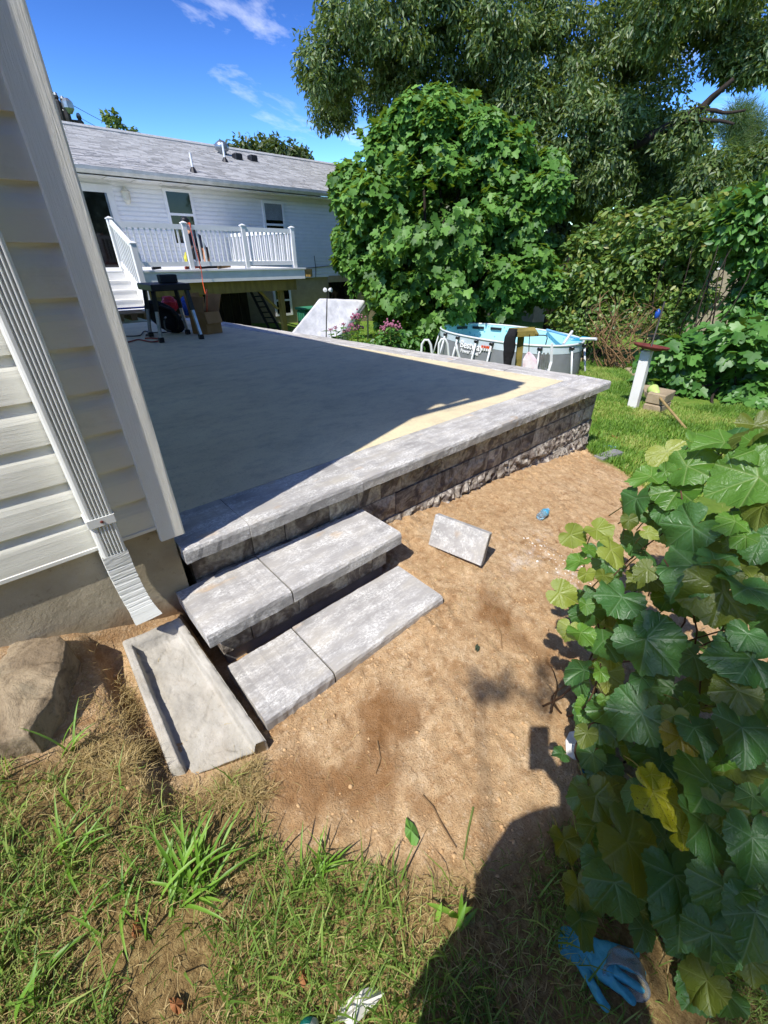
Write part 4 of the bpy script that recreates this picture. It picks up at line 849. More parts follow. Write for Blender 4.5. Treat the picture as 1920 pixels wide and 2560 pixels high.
def railrun(p, q, z0a, z1a, z0b, z1b, parent, n, dirx=True):
    p, q = Vector(p), Vector(q); up = Vector((0, 0, 1))
    bm = BM(); bar(bm, p+up*z1a, q+up*z1b, .05, .09); ob('top_rail', bm, M['vinylwhite'], parent)
    bm = BM(); bar(bm, p+up*z0a, q+up*z0b, .05, .09); ob('bottom_rail', bm, M['vinylwhite'], parent)
    for i in range(1, n):
        t = i/n; c = p.lerp(q, t); za = z0a+(z0b-z0a)*t; zb_ = z1a+(z1b-z1a)*t
        bm = BM(); box(bm, (c.x-.017, c.y-.017, za+.04), (c.x+.017, c.y+.017, zb_-.04)); ob('baluster', bm, M['vinylwhite'], parent)
px_ = [sx]+posts
for a, b_ in zip(px_, px_[1:]): railrun((a+.05, YD+.06, 0), (b_-.05, YD+.06, 0), zF+.115, zT-.085, zF+.115, zT-.085, dk, max(6, round((b_-a)/.118)))
railrun((posts[-1], YD+.12, 0), (posts[-1], YH-.1, 0), zF+.115, zT-.085, zF+.115, zT-.085, dk, 30)
gd = lambda x, y: g(x, y)
for px, w in (((1168, 650), .13), ((765, 640), .13)):
    x = ay(*C2(*px), YD+.2).x; ob('support_post', bbox((x-w/2, YD+.26, -1.5), (x+w/2, YD+.26+w, zB-.02)), M['lumber'], dk)
def brace(a, b_): bm = BM(); bar(bm, ay(*C2(*a), YD+.32), ay(*C2(*b_), YD+.32), .04, .11, (0, 1, 0)); ob('brace', bm, M['lumber'], dk)
brace((665, 690), (745, 745)); brace((875, 672), (830, 728)); brace((1050, 662), (1145, 755))
for i in range(9): x = xL+.5+i*.55; bm = BM(); box(bm, (x, YD+.25, zB+.02), (x+.04, YH-.05, zF-.04)); ob('joist', bm, M['lumber'], dk)
# boards closing the dark space under the deck
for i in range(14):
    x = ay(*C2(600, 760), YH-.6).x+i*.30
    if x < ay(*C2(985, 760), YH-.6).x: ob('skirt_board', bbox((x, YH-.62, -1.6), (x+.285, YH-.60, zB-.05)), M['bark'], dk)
# ---- stairs
st = thing('deck_stairs', (sx-.5, 10.6, 0), 'white wooden stairs with sloping railing down from the deck', 'stairs')
rise = zF/4.6; ntr = 5; run = (YD-.15-9.75)/ntr; xs0 = sx-.95
for i in range(ntr):
    z = zF-rise*(i+1); y1 = YD-.06-run*i; y0 = y1-run
    ob('riser', bbox((xs0, y1-.02, z), (sx-.03, y1, z+rise-.03)), M['white'], st)
    ob('tread', bbox((xs0, y0-.03, z-.03), (sx-.03, y1-.021, z)), M['white'], st)
z = zF-rise*(ntr+1); ob('riser', bbox((xs0, 9.77, .0), (sx-.03, 9.79, zF-rise*ntr-.03)), M['white'], st)
bm = BM(); A_ = [(YD-.04, zF), (YD-.04, zF-.35), (9.80, -.01), (9.72, -.01), (9.72, .12)]
va = [bm.verts.new((sx-.028, y, z)) for y, z in A_]; vb = [bm.verts.new((sx+.01, y, z)) for y, z in A_]; bm.faces.new(va); bm.faces.new(vb[::-1])
for i in range(5): bm.faces.new((va[i], vb[i], vb[(i+1) % 5], va[(i+1) % 5]))
ob('stringer', bm, M['white'], st)
tp_ = rpost(sx, YD+.06, zF, zT+.02, st); pb = ax(330, 606, sx); rpost(sx, pb.y, pb.z-1.0, pb.z, st)
railrun((sx, YD, 0), (sx, pb.y+.05, 0), zF+.13, zT-.06, pb.z-.86, pb.z-.06, st, 9)
o = ob('spirit_level', bbox((sx-.66, 9.80, .135), (sx-.16, 9.84, .165), .004), M['blue']); tag(o, 'blue spirit level lying on the lowest white stair', 'level')
pl = thing('wooden_pallet', (2.2, 9.4, 0), 'weathered wooden pallet at the foot of the white stairs', 'pallet')
pc = az(310, 815, 0); x0, x1 = xs0-.1, az(395, 812, 0).x+.15; yb = 9.15
for i in range(6): ob('deck_board', bbox((x0, yb+.02+i*.10, .10), (x1, yb+.10+i*.10, .12)), M['pallet'], pl)
for i in range(4): x = x0+(x1-x0-.1)*i/3; ob('block', bbox((x, yb+.02, .0), (x+.1, yb+.6, .098)), M['pallet'], pl)
# ================================================================ THINGS ON THE PATIO AND THE DECK
tb = thing('work_stand', (2.1, 6.8, 0), 'black topped folding work stand on four metal legs in the patio shade', 'work stand')
C8 = lambda x, y: (250+x/2.552, 650+y/2.552)
feet = [az(*C8(395, 525), 0), az(*C8(648, 503), 0), az(*C8(327, 488), 0), az(*C8(562, 472), 0)]
tops = [ay(*C8(340, 205), feet[0].y+.12), ay(*C8(552, 195), feet[1].y+.12), ay(*C8(288, 200), feet[2].y-.05), ay(*C8(485, 200), feet[3].y-.08)]
ztp = sum(t.z for t in tops)/4
for f, t in zip(feet, tops):
    t = Vector((t.x, t.y, ztp)); m_ = f.lerp(t, .62); bm = BM(); bar(bm, f+Vector((0, 0, .05)), m_, .036, .036); o = ob('leg', bm, M['alu'], tb)
    bm = BM(); bar(bm, m_, t+Vector((0, 0, .03)), .046, .046); ob('leg_sleeve', bm, M['black'], o)
    bm = BM(); box(bm, f+Vector((-.03, -.03, 0)), f+Vector((.03, .03, .06))); ob('leg_foot', bm, M['black'], o)
cx0 = (tops[0].x+tops[2].x)/2; lx, hx = min(t.x for t in tops)-.05, max(t.x for t in tops)+.05; ly, hy = min(t.y for t in tops)-.04, max(t.y for t in tops)+.04
ztq = ay(*C8(420, 154), ly).z; ob('stand_top', bbox((lx, ly, ztp+.02), (hx, hy, ztq), .010), M['black'], tb)
p = ay(*C8(432, 130), ly+.25); o = ob('black_case', bbox((p.x-.11, p.y-.07, ztq+.002), (p.x+.11, p.y+.07, max(p.z+.07, ztq+.1)), .01), pm('charcoal_case', '24262A', '2E3036', 9, .8)); tag(o, 'small charcoal case standing on top of the black work stand', 'case')
# cardboard box with open flaps
q = [az(*C8(594, 470), 0), az(*C8(690, 475), 0), az(*C8(783, 462), 0)]
cb = thing('cardboard_box', q[1], 'tall open brown cardboard box with its flaps up on the patio', 'box')
d1 = (q[2]-q[1]); d1.normalize(); w1 = (q[2]-q[1]).length; d2 = (q[0]-q[1]); w2 = d2.length; d2.normalize()
hz = ax(*C8(665, 332), q[1].x).z if False else ay(*C8(665, 335), q[1].y).z
c4 = [q[1], q[1]+d1*w1, q[1]+d1*w1+d2*w2, q[1]+d2*w2]; up = Vector((0, 0, 1))
for i in range(4):
    a, b_ = c4[i], c4[(i+1) % 4]; bm = BM(); n_ = (b_-a).cross(up).normalized(); vs = [bm.verts.new(v) for v in (a, b_, b_+up*hz, a+up*hz)]; bm.faces.new(vs); o = ob('side', bm, M['card'], cb); s_ = o.modifiers.new('t', 'SOLIDIFY'); s_.thickness = .006; evald(o)
    fl = [(.85, .18), (.55, .22), (.2, .24), (-.3, .2)][i]; bm = BM(); e = n_*fl[0]*.22+up*fl[1]; vs = [bm.verts.new(v) for v in (a+up*hz, b_+up*hz, b_+up*hz+e, a+up*hz+e)]
    if i == 0: vs = None; bm.clear(); e = -up*.15+n_*.05; vs = [bm.verts.new(v) for v in (a+up*(hz+.002)+n_*.004, b_+up*(hz+.002)+n_*.004, b_+up*hz+e, a+up*hz+e)]
    bm.faces.new(vs); o = ob('flap', bm, M['card'], cb); s_ = o.modifiers.new('t', 'SOLIDIFY'); s_.thickness = .006; evald(o)
# black bag, red and blue bags
p = az(*C8(488, 472), 0); bg_ = thing('backpack', p, 'slumped black backpack leaning behind the work stand leg', 'backpack')
bm = BM(); bmesh.ops.create_icosphere(bm, subdivisions=3, radius=1)
for v in bm.verts:
    x, y, z = v.co; n_ = (float(fbm(x*2+5, y*2+z*2, 3, 4))-.5)*.2; v.co = Vector((p.x-.06+x*.22*(1+n_)-z*.11, p.y+.14+y*.15*(1+n_), .225+z*.24*(1+n_)+x*-.02)); v.co.z = max(v.co.z, .004)
ob('bag_body', bm, M['darkcloth'], bg_, True)
for s_ in (-1, 1):
    bm = BM(); tube(bm, [p+Vector((-.2+.04*s_, .05, .42)), p+Vector((-.02, -.03+.02*s_, .34)), p+Vector((.06, -.02, .2)), p+Vector((.04, .0, .07))], .014, 6); ob('strap', bm, M['black'], bg_, True)
def bagblob(name, c, r, mat, label, cat, seed):
    bm = BM(); bmesh.ops.create_icosphere(bm, subdivisions=3, radius=1)
    for v in bm.verts:
        x, y, z = v.co; n_ = (float(fbm(x*3+seed, y*3+z*3, 3, seed))-.5)*.7; v.co = Vector((c.x+x*r[0]*(1+n_), c.y+y*r[1]*(1+n_), max(c.z+z*r[2]*(1+n_), .004)))
    return tag(ob(name, bm, mat, smooth=False), label, cat)
p2 = az(*C8(505, 440), 0); bagblob('red_bag', Vector((p2.x+.05, p2.y+.35, .33)), (.14, .12, .12), M['red'], 'bright red plastic bag behind the black backpack', 'bag', 3)
bagblob('blue_bag', Vector((p2.x+.3, p2.y+.32, .28)), (.10, .1, .13), M['blue'], 'blue and white plastic bag beside the cardboard box', 'bag', 9)
bm = BM(); a = az(*C8(570, 425), 0); bar(bm, a+Vector((-.12, .2, .18)), a+Vector((.14, .05, .12)), .14, .012); tag(ob('board_offcut', bm, M['card']), 'pale board offcut leaning against the cardboard box', 'board')
def cord(name, pts, r, mat, label):
    P = []; n_ = len(pts)
    for i in range(n_-1):
        p0, p1, p2_, p3 = (pts[max(i-1, 0)], pts[i], pts[i+1], pts[min(i+2, n_-1)])
        for k in range(6):
            t = k/6; P.append(.5*((2*p1)+(p2_-p0)*t+(2*p0-5*p1+4*p2_-p3)*t*t+(3*p1-p0-3*p2_+p3)*t**3))
    P.append(pts[-1]); bm = BM(); tube(bm, P, r, 6); return tag(ob(name, bm, mat, smooth=True), label, 'cord')
zz = lambda x, y, z=.008: az(*C8(x, y), z)
cord('power_cord', [zz(20, 500), zz(150, 487), zz(250, 482), zz(280, 455), zz(320, 460), zz(340, 478), zz(290, 480), zz(330, 465), zz(400, 462), zz(455, 455), zz(420, 440, .2), zz(410, 385, .45), zz(420, 365, .45)], .008, M['black'], 'tangled black power cord on the patio round the work stand')
cord('extension_cord', [zz(20, 535), zz(160, 527), zz(240, 508), zz(290, 515), zz(340, 522), zz(395, 508), zz(330, 498), zz(285, 500)], .009, M['redcord'], 'dull red extension cord looped on the patio in shade')
yp = YD-.02; f = lambda x, y, Y_: ay(*C2(x, y), Y_)
oc = [f(735, 430, YD+.0), f(728, 365, YD-.02), f(722, 342, YD+.02), f(716, 346, YD+.1), f(722, 352, YD-.02), f(738, 420, YD-.06), f(762, 505, YD-.07), f(778, 570, YD-.10), f(785, 630, YD-.2), f(800, 690, YD-1.0), Vector((c4[0].x+.15, c4[0].y+.1, hz+.28)), Vector((c4[0].x+.1, c4[0].y+.18, hz-.1))]
cord('extension_cord', oc[1:], .0075, M['orange'], 'orange extension cord hanging over the deck rail into the cardboard box')
# tools on the deck floor
for i, (x, w_, mt) in enumerate(((540, 30, 'black'), (700, 60, 'redcord'), (770, 110, 'black'), (860, 60, 'pallet'))):
    a = ay(*C2(x, 555), YD+.25); bm = BM(); bar(bm, Vector((a.x, YD+.25, zF+.03)), Vector((a.x+w_/1.929/1047*13, YD+.3+.05*i, zF+.05)), .06, .05); bar(bm, Vector((a.x+.02, YD+.25, zF+.06)), Vector((a.x+.1, YD+.35, zF+.12)), .03, .03)
    tag(ob('hand_tool', bm, M[mt]), ['small black hand tool left of the first rail post on the deck', 'red handled tool at the foot of the first rail post', 'long black power tool right of the first rail post', 'short wooden offcut lying on the deck by the second post'][i], 'tool')
# crouching worker behind the railing
pc = ay(495, 660, YD+1.0); wz = zF
def wp(x, y, z, r): return (pc.x+x, pc.y+y, wz+z, r)
wk = skin('person', [wp(.10, .1, .30, .15), wp(.06, 0, .52, .15), wp(-.03, -.04, .70, .14), wp(-.09, -.06, .80, .05), wp(-.13, -.08, .90, .085), wp(-.14, -.09, .97, .08),
   wp(-.18, -.15, .68, .06), wp(-.22, -.2, .42, .045), wp(-.23, -.28, .2, .035), wp(-.23, -.3, .1, .03), wp(.12, -.1, .66, .06), wp(.16, -.2, .4, .045), wp(.08, -.3, .2, .035), wp(.05, -.33, .1, .03),
   wp(-.05, -.22, .42, .085), wp(-.02, -.1, .08, .055), wp(-.04, -.22, .04, .04), wp(.26, -.18, .40, .085), wp(.24, -.03, .08, .055), wp(.25, -.16, .04, .04)],
   [(0,1),(1,2),(2,3),(3,4),(4,5),(2,6),(6,7),(7,8),(8,9),(2,10),(10,11),(11,12),(12,13),(0,14),(14,15),(15,16),(0,17),(17,18),(18,19)], M['skin'], None, 2)
tag(wk, 'person in dark clothes crouching on the deck behind the white railing', 'person')
skin('jacket', [wp(.10, .1, .34, .165), wp(.06, 0, .52, .17), wp(-.03, -.04, .70, .155), wp(-.08, -.05, .79, .075), wp(-.18, -.15, .67, .075), wp(-.22, -.2, .43, .06), wp(.12, -.1, .65, .075), wp(.16, -.2, .41, .06)], [(0,1),(1,2),(2,3),(2,4),(4,5),(2,6),(6,7)], M['navy'], wk)
skin('trousers', [wp(.10, .1, .30, .17), wp(-.05, -.22, .42, .1), wp(-.02, -.1, .12, .07), wp(.26, -.18, .40, .1), wp(.24, -.03, .12, .07)], [(0,1),(1,2),(0,3),(3,4)], M['black'], wk)
bm = BM(); lathe(bm, [(0, .12), (.06, .11), (.1, .05), (.105, -.02), (.0, -.03)], wp(-.13, -.06, .95, 0)[:3], 12, (.1, .5, .8)); ob('hood', bm, M['black'], wk, True)
p = ay(*C2(708, 490), YD+.9); bagblob('tool_bag', Vector((p.x, p.y, zF+.17)), (.1, .1, .17), M['yellow'], 'yellow striped tool bag on the deck beside the crouching worker', 'tool bag', 6)
# ladder under the deck
ld = thing('ladder', (6, 12, -1), 'black ladder leaning under the deck against the house wall', 'ladder')
a0, a1, b0_, b1 = ay(*C2(1010, 660), YH-1.2), ay(*C2(1045, 656), YH-1.2), ay(*C2(1110, 862), YH-2.2), ay(*C2(1158, 862), YH-2.2)
for a, b_ in ((a0, b0_), (a1, b1)):
    e = b_+(b_-a)*.15; bm = BM(); bar(bm, a, e, .07, .04); ob('side_rail', bm, M['black'], ld)
for i in range(8):
    t = (i+.5)/8; bm = BM(); tube(bm, [a0.lerp(b0_, t), a1.lerp(b1, t)], .02, 6); ob('rung', bm, M['black'], ld)
# white tarp shelter with frame
yt = 10.3; tl, tr = ay(*C2(1350, 703), yt), ay(*C2(1583, 712), yt+.1); bl, br = ay(*C2(1215, 870), yt-.7), ay(*C2(1440, 905), yt-.8)
bl = bl+(bl-tl)*.25; br = br+(br-tr)*.25
ts = thing('canvas_canopy', (7.5, 10.2, -1.2), 'sloping white canvas cover on a frame beyond the far patio edge', 'canopy')
bm = BM(); G_ = []
for i in range(25):
    row = []
    for j in range(19):
        u, v = i/24, j/18; p = tl.lerp(tr, u).lerp(bl.lerp(br, u), v); sag = -.05*math.sin(PI*u)*math.sin(PI*v)+.012*(float(fbm(u*5, v*4, 3, 2))-.5)*2+.02*math.sin(v*9)*max(0, u-.85)*4
        row.append(bm.verts.new(p+Vector((0, .05*max(0, u-.94)*12, sag-.09*max(0, u-.9)*10*0-.02*max(0, .03-v)*30))))
    G_.append(row)
for i in range(24):
    for j in range(18): bm.faces.new((G_[i][j], G_[i+1][j], G_[i+1][j+1], G_[i][j+1]))
fl = []
for j in range(19):
    v = j/18; p = G_[24][j].co; fl.append(bm.verts.new(p+Vector((.17+.05*math.sin(v*14), .12, -.33-.05*math.sin(v*17+1)))))
for j in range(18): bm.faces.new((G_[24][j], G_[24][j+1], fl[j+1], fl[j]))
o = ob('canvas', bm, M['tarp'], ts, True); s_ = o.modifiers.new('t', 'SOLIDIFY'); s_.thickness = .004; evald(o)
for c_ in (tl, tr):
    bm = BM(); tube(bm, [c_+Vector((0, .03, -.03)), Vector((c_.x, c_.y+.05, -1.5))], .025, 6); ob('frame_leg', bm, M['alu'], ts)
for a, b_ in ((tl, bl), (tr, br), (tl, tr)):
    bm = BM(); tube(bm, [a+Vector((0, 0, -.06)), b_+Vector((0, 0, -.06))], .022, 6); ob('frame_bar', bm, M['alu'], ts)
# twin flood lamp on a thin pole
p0, p1 = ay(*C2(1380, 900), 9.2), ay(*C2(1385, 672), 9.2); fl_ = thing('flood_lamp', p0, 'twin white flood lamp on a thin dark pole before the canvas', 'lamp')
bm = BM(); tube(bm, [p0+(p0-p1)*.3, p1], .013, 6); ob('pole', bm, M['metalrod'], fl_)
for s_ in (-1, 1): bm = BM(); lathe(bm, [(.015, -.05), (.04, -.02), (.05, .03), (.0, .04)], p1+Vector((.05*s_, -.04*s_-.02, .03)), 10, (.4*s_, -.8, .1)); ob('lamp_head', bm, M['white'], fl_)
p = ay(*C2(1290, 765), 13.2); b_ = BM(); box(b_, Vector((p.x-.12, p.y, -1.4)), Vector((p.x+.5, p.y+.5, p.z+.0))); bev(b_, .04); o = tag(ob('wheelie_bin', b_, M['greenbin']), 'green bin half hidden behind the white canvas', 'bin')
bm = bbox((p.x-.16, p.y-.04, p.z+.002), (p.x+.54, p.y+.54, p.z+.08), .02); ob('bin_lid', bm, M['greenbin'], o)
# ================================================================ POOL
zrim = -.60; zg_ = -1.42; pcn = Vector((9.45, 6.06, 0)); E1, E2 = Vector((.995, -.10, 0)), Vector((.10, .995, 0)); PA, PB = 1.12, 1.86; vd = Vector((pcn.x, pcn.y, 0)).normalized()
def el_(t, k=1.0, off=0.0):
    c_, s_ = math.cos(t), math.sin(t); sg = lambda v: math.copysign(abs(v)**.88, v); p = pcn+E1*(PA*k*sg(c_))+E2*(PB*k*sg(s_)); n_ = (E1*(c_/PA)+E2*(s_/PB)).normalized(); return p+n_*off
pool = thing('swimming_pool', (pcn.x, pcn.y, zg_), 'oval grey above-ground pool with aqua lining and white tubular frame', 'pool')
def cyl(name, o0, o1, z0, z1, mat, seg=72):
    bm = BM(); a = [bm.verts.new(el_(2*PI*i/seg, 1, o0)+up*z0) for i in range(seg)]; b_ = [bm.verts.new(el_(2*PI*i/seg, 1, o1)+up*z1) for i in range(seg)]
    for i in range(seg): bm.faces.new((a[i], a[(i+1) % seg], b_[(i+1) % seg], b_[i]))
    return ob(name, bm, mat, pool, True)
cyl('pool_wall', .05, .0, zg_, zrim-.14, M['poolgrey']); cyl('wall_band', .006, .0, zrim-.15, zrim, pm('pale_band', 'C4D0D4', 'B4C4CA', 4, .5)); cyl('lining', -.06, -.02, zg_, zrim, M['liner'])
bm = BM(); vs = [bm.verts.new(el_(2*PI*i/72, 1, -.05)+up*(zrim-.42)) for i in range(72)]; bm.faces.new(vs); ob('pool_water', bm, M['water'], pool)
bm = BM(); tube(bm, [el_(2*PI*i/72)+up*(zrim+.015) for i in range(73)], .022, 8, False); ob('rim_tube', bm, M['poolwhite'], pool, True)
def tnear(p): return min((2*PI*i/720 for i in range(720)), key=lambda t: (el_(t)-Vector((p.x, p.y, 0))).length)
C3 = lambda x, y: (1050+x/3.687, 780+y/3.687)
lt_ = [tnear(az(*C3(*q), zrim)) for q in ((310, 185), (420, 212), (572, 245), (697, 268), (1108, 312), (1388, 312), (1503, 288))]+[tnear(az(*C3(*q), zrim)) for q in ((240, 140), (500, 112), (740, 125), (950, 150))]
for t in lt_:
    a = el_(t, 1, .035)+up*(zrim-.02); b_ = el_(t, 1, .24)+up*(zg_+.0)
    bm = BM(); tube(bm, [a, b_], .021, 8); o = ob('pool_leg', bm, M['poolwhite'], pool, True)
    bm = BM(); box(bm, a+Vector((-.04, -.04, -.05)), a+Vector((.04, .04, .0))); ob('leg_cap', bm, M['black'], o)
for q in ((345, 126), (545, 127), (745, 134)):
    t = tnear(az(*C3(*q), zrim-.07)); c_ = el_(t, 1, -.055)+up*(zrim-.08); d_ = (el_(t+.02)-el_(t-.02)).normalized(); bm = BM(); bar(bm, c_-d_*.15, c_+d_*.15, .03, .06); ob('dark_inlet', bm, M['black'], pool)
def text_on_pool(txt, t0, z, size, mat):
    cu = bpy.data.curves.new('lettering', 'FONT'); cu.body = txt; cu.size = size; cu.extrude = .002; cu.align_x = 'CENTER'; cu.offset = size*.02; o = bpy.data.objects.new('lettering', cu); COL.objects.link(o)
    me = bpy.data.meshes.new_from_object(o.evaluated_get(bpy.context.evaluated_depsgraph_get())); bpy.data.objects.remove(o)
    ts = [t0+(i-200)*.004 for i in range(401)]; S_ = [0]
    for a, b_ in zip(ts, ts[1:]): S_.append(S_[-1]+(el_(b_)-el_(a)).length)
    S_ = np.array(S_)-S_[200]
    for v in me.vertices:
        t = float(np.interp(v.co.x, S_, ts)); k_ = (zrim-z-v.co.y)/(zrim-zg_); p = el_(t, 1, .012+.05*k_+v.co.z); v.co = Vector((p.x, p.y, z+v.co.y))
    me.materials.clear(); return ob('lettering', me, mat, pool)
tw = pm('white_print', 'F0F0F0', 'E8E8E8', 3, .5)
tL = tnear(az(*C3(470, 330), -.85)); q1, q2 = el_(tL), az(*C3(470, 330), -.85)
def twall(px, py):
    d = ray(px, py); d = Vector((d.x, d.y, 0)).normalized(); best = None
    for i in range(1440):
        t = 2*PI*i/1440; p = el_(t, 1, .03); cr_ = abs(p.x*d.y-p.y*d.x)
        if best is None or cr_+.02*p.length < best[0]: best = (cr_+.02*p.length, t, p.length)
    t, L_ = best[1], best[2]; return t, ad(px, py, L_).z
t_, z_ = twall(*C3(465, 342)); text_on_pool('Bestway', t_, z_, .215, tw)
t_, z_ = twall(*C3(452, 376)); text_on_pool('Power Steel', t_, z_-.02, .115, tw)
for k_ in range(5):
    for y_, m_ in ((316, 'orange'), (340, 'white')):
        t, z_ = twall(*C3(575+k_*20, y_+k_*3)); c_ = el_(t, 1, .03)+up*z_; bm = BM(); box(bm, c_-Vector((.012, .018, .03)), c_+Vector((.012, .018, .02))); ob('printed_mark', bm, M[m_], pool)
# pool tools resting on the rim, ladder hoops
def rod(name, a, b_, r, mat, label, cat, group=None): bm = BM(); tube(bm, [a, b_], r, 8); return tag(ob(name, bm, mat), label, cat, group)
C5 = lambda x, y: (1300+x/2.676, 500+y/2.676)
dR = pcn.length
rod('net_pole', ad(*C5(290, 965), dR-1.2), ad(*C5(348, 880), dR-.6), .03, M['poolwhite'], 'short white pole sticking up from the right rim of the pool', 'pole')
rod('net_pole', ad(*C5(180, 868), dR+.6), ad(*C5(380, 925), dR-.4), .025, M['paleblue'], 'pale blue pole lying across the far pool rim', 'pole')
nt_ = thing('skimmer_net', ad(*C5(420, 930), dR-1), 'blue pool skimmer net with white handle hung over the right rim', 'net')
bm = BM(); a, b_, c_, d = [ad(*C5(*q), dR-1.0) for q in ((340, 938), (420, 912), (470, 918), (400, 942))]; vs = [bm.verts.new(v) for v in (a, b_, c_, d)]; bm.faces.new(vs); o = ob('net', bm, pm('aqua_net', '2FA6CC', '2796BA', 20, .7), nt_); s_ = o.modifiers.new('t', 'SOLIDIFY'); s_.thickness = .05; evald(o)
bm = BM(); tube(bm, [ad(*C5(400, 928), dR-1.02), ad(*C5(510, 930), dR-1.3)], .028, 8); ob('handle', bm, M['poolwhite'], nt_)
lh = thing('pool_ladder', ad(1085, 900, 8.6), 'two white curved ladder hoops rising beside the left of the pool', 'ladder')
for xa, xb, yt_, yb_ in ((1053, 1078, 848, 890), (1096, 1120, 846, 896)):
    dd_ = 8.7; P = [ad(xa, yb_, dd_)+Vector((0, 0, -.5)), ad(xa, yb_, dd_), ad(xa+2, yt_+12, dd_), ad((xa+xb)/2-4, yt_+2, dd_), ad((xa+xb)/2+5, yt_+2, dd_), ad(xb-1, yt_+14, dd_), ad(xb+3, yb_+4, dd_), ad(xb+3, yb_+4, dd_)+Vector((0, 0, -.5))]
    bm = BM(); tube(bm, P, .024, 8); ob('hoop', bm, M['poolwhite'], lh, True)
bm = BM(); tube(bm, [ad(1138, 866, 8.9), ad(1140, 860, 8.9), ad(1143, 875, 8.9), ad(1148, 892, 8.9), ad(1150, 900, 8.9)], .025, 8); tag(ob('bent_pipe', bm, M['poolwhite'], smooth=True), 'bent white pipe end in front of the pool lettering', 'pipe')
# wooden post with board top, hung things
dp = 6.6; fp = thing('wooden_post', ad(1300, 930, dp), 'mossy wooden post with a flat board top, between patio and pool', 'post')
a, b_ = ad(1303, 838, dp), ad(1294, 925, dp); bm = BM(); bar(bm, b_+(b_-a)*.6, a, .09, .09); ob('post_shaft', bm, M['oldwood'], fp)
a, b_ = ad(1277, 831, dp-.05), ad(1341, 829, dp+.05); bm = BM(); bar(bm, a, b_, .24, .035, (.05, -.35, 1)); ob('board_top', bm, M['oldwood'], fp)
a, b_ = ad(1280, 836, dp-.15), ad(1338, 834, dp-.1); bm = BM(); bar(bm, a, b_, .02, .07); ob('board_lip', bm, M['oldwood'], fp)
bm = BM(); pts = [(1283, 822, .05, .04), (1278, 842, .07, .05), (1276, 862, .075, .05), (1272, 882, .065, .05), (1268, 905, .05, .04), (1265, 930, .045, .04)]
rows = []
for i, (x, y, w_, t_) in enumerate(pts):
    c_ = ad(x, y, dp-.2); s_ = Vector((-vd.y, vd.x, 0)); rows.append([bm.verts.new(c_+s_*w_*math.cos(a)*(1+.3*math.sin(3*a+i))+vd*t_*math.sin(a)) for a in [2*PI*k_/14 for k_ in range(14)]])
for p, q in zip(rows, rows[1:]):
    for k_ in range(14): bm.faces.new((p[k_], p[(k_+1) % 14], q[(k_+1) % 14], q[k_]))
bm.faces.new(rows[0]); bm.faces.new(rows[-1][::-1]); tag(ob('hanging_jacket', bm, M['darkcloth'], smooth=True), 'dark jacket hanging from the left side of the wooden post', 'jacket')
bm = BM(); rows = []
for i, (x, y, w_) in enumerate(((1322, 880, .015), (1324, 888, .05), (1325, 900, .085), (1325, 920, .10), (1325, 926, .09))):
    c_ = ad(x, y, dp-.15); s_ = Vector((vd.y, -vd.x, 0)); rows.append([bm.verts.new(c_+s_*w_*math.cos(a)*(1+.15*math.sin(4*a+i))+vd*.04*math.sin(a)) for a in [2*PI*k_/14 for k_ in range(14)]])
for p, q in zip(rows, rows[1:]):
    for k_ in range(14): bm.faces.new((p[k_], p[(k_+1) % 14], q[(k_+1) % 14], q[k_]))
bm.faces.new(rows[0]); bm.faces.new(rows[-1][::-1]); tag(ob('white_bag', bm, pm('pink_white_bag', 'E8E2E4', 'DDB8C4', 9, .6), smooth=False), 'white and pink plastic bag hanging from the board of the wooden post', 'bag')
hk = thing('wind_chime', ad(1350, 880, dp), 'metal hook and hanging tubes beside the wooden post', 'chime')
bm = BM(); tube(bm, [ad(1338, 838, dp-.05), ad(1360, 838, dp-.1), ad(1367, 840, dp-.1), ad(1368, 846, dp-.1), ad(1364, 862, dp-.1)], .008, 6); tube(bm, [ad(1324, 836, dp-.14), ad(1322, 880, dp-.14)], .006, 5); ob('hook', bm, M['metalrod'], hk)
for k_ in range(5): bm = BM(); tube(bm, [ad(1350+k_*5, 882+(k_ % 2)*4, dp-.1), ad(1349+k_*5, 918+(k_ % 3)*4, dp-.1)], .012, 6); ob('chime_tube', bm, M['alu'], hk)
bm = BM(); tube(bm, [ad(1380, 858, dp+.2), ad(1378, 905, dp+.2), ad(1370, 930, dp+.1)], .02, 6); tag(ob('white_pole', bm, M['poolwhite']), 'white pole leaning against the pool wall near the wooden post', 'pole')
# ================================================================ LAWN FURNITURE
b0p = gp(*C5(752, 1392)); dB = math.hypot(b0p.x, b0p.y)
bb = thing('bird_bath', b0p, 'leaning white post with a rusty red dish on top, on the lawn', 'bird bath')
tpx = ad(*C5(852, 1008), dB+.05); bm = BM(); bar(bm, b0p-(tpx-b0p)*.1, tpx, .125, .125, (0, 1, 0)); ob('post', bev(bm, .006), M['white'], bb)
bm = BM(); c_ = ad(*C5(876, 985), dB+.05); lathe(bm, [(0, -.03), (.10, -.03), (.21, -.005), (.235, .02), (.225, .028), (.19, .012), (0, -.004)], c_, 22, (.10, -.06, 1)); ob('dish', bm, M['rustred'], bb, True)
bm = BM(); tube(bm, [c_, ad(*C5(920, 840), dB+.2), ad(*C5(968, 680), dB+.3)], .012, 6); ob('rod', bm, M['metalrod'], bb)
bm = BM(); lathe(bm, [(0, -.10), (.05, -.08), (.055, .04), (.02, .09), (0, .11)], ad(*C5(920, 762), 12), 10); tag(ob('bird_feeder', bm, M['blue'], smooth=True), 'small bright blue feeder hanging in the shrubs beyond the bird bath', 'feeder')
bd = thing('stone_edging', gp(*C5(780, 1200)), 'low curved border of tan blocks along the shrub edge of the lawn', 'edging')
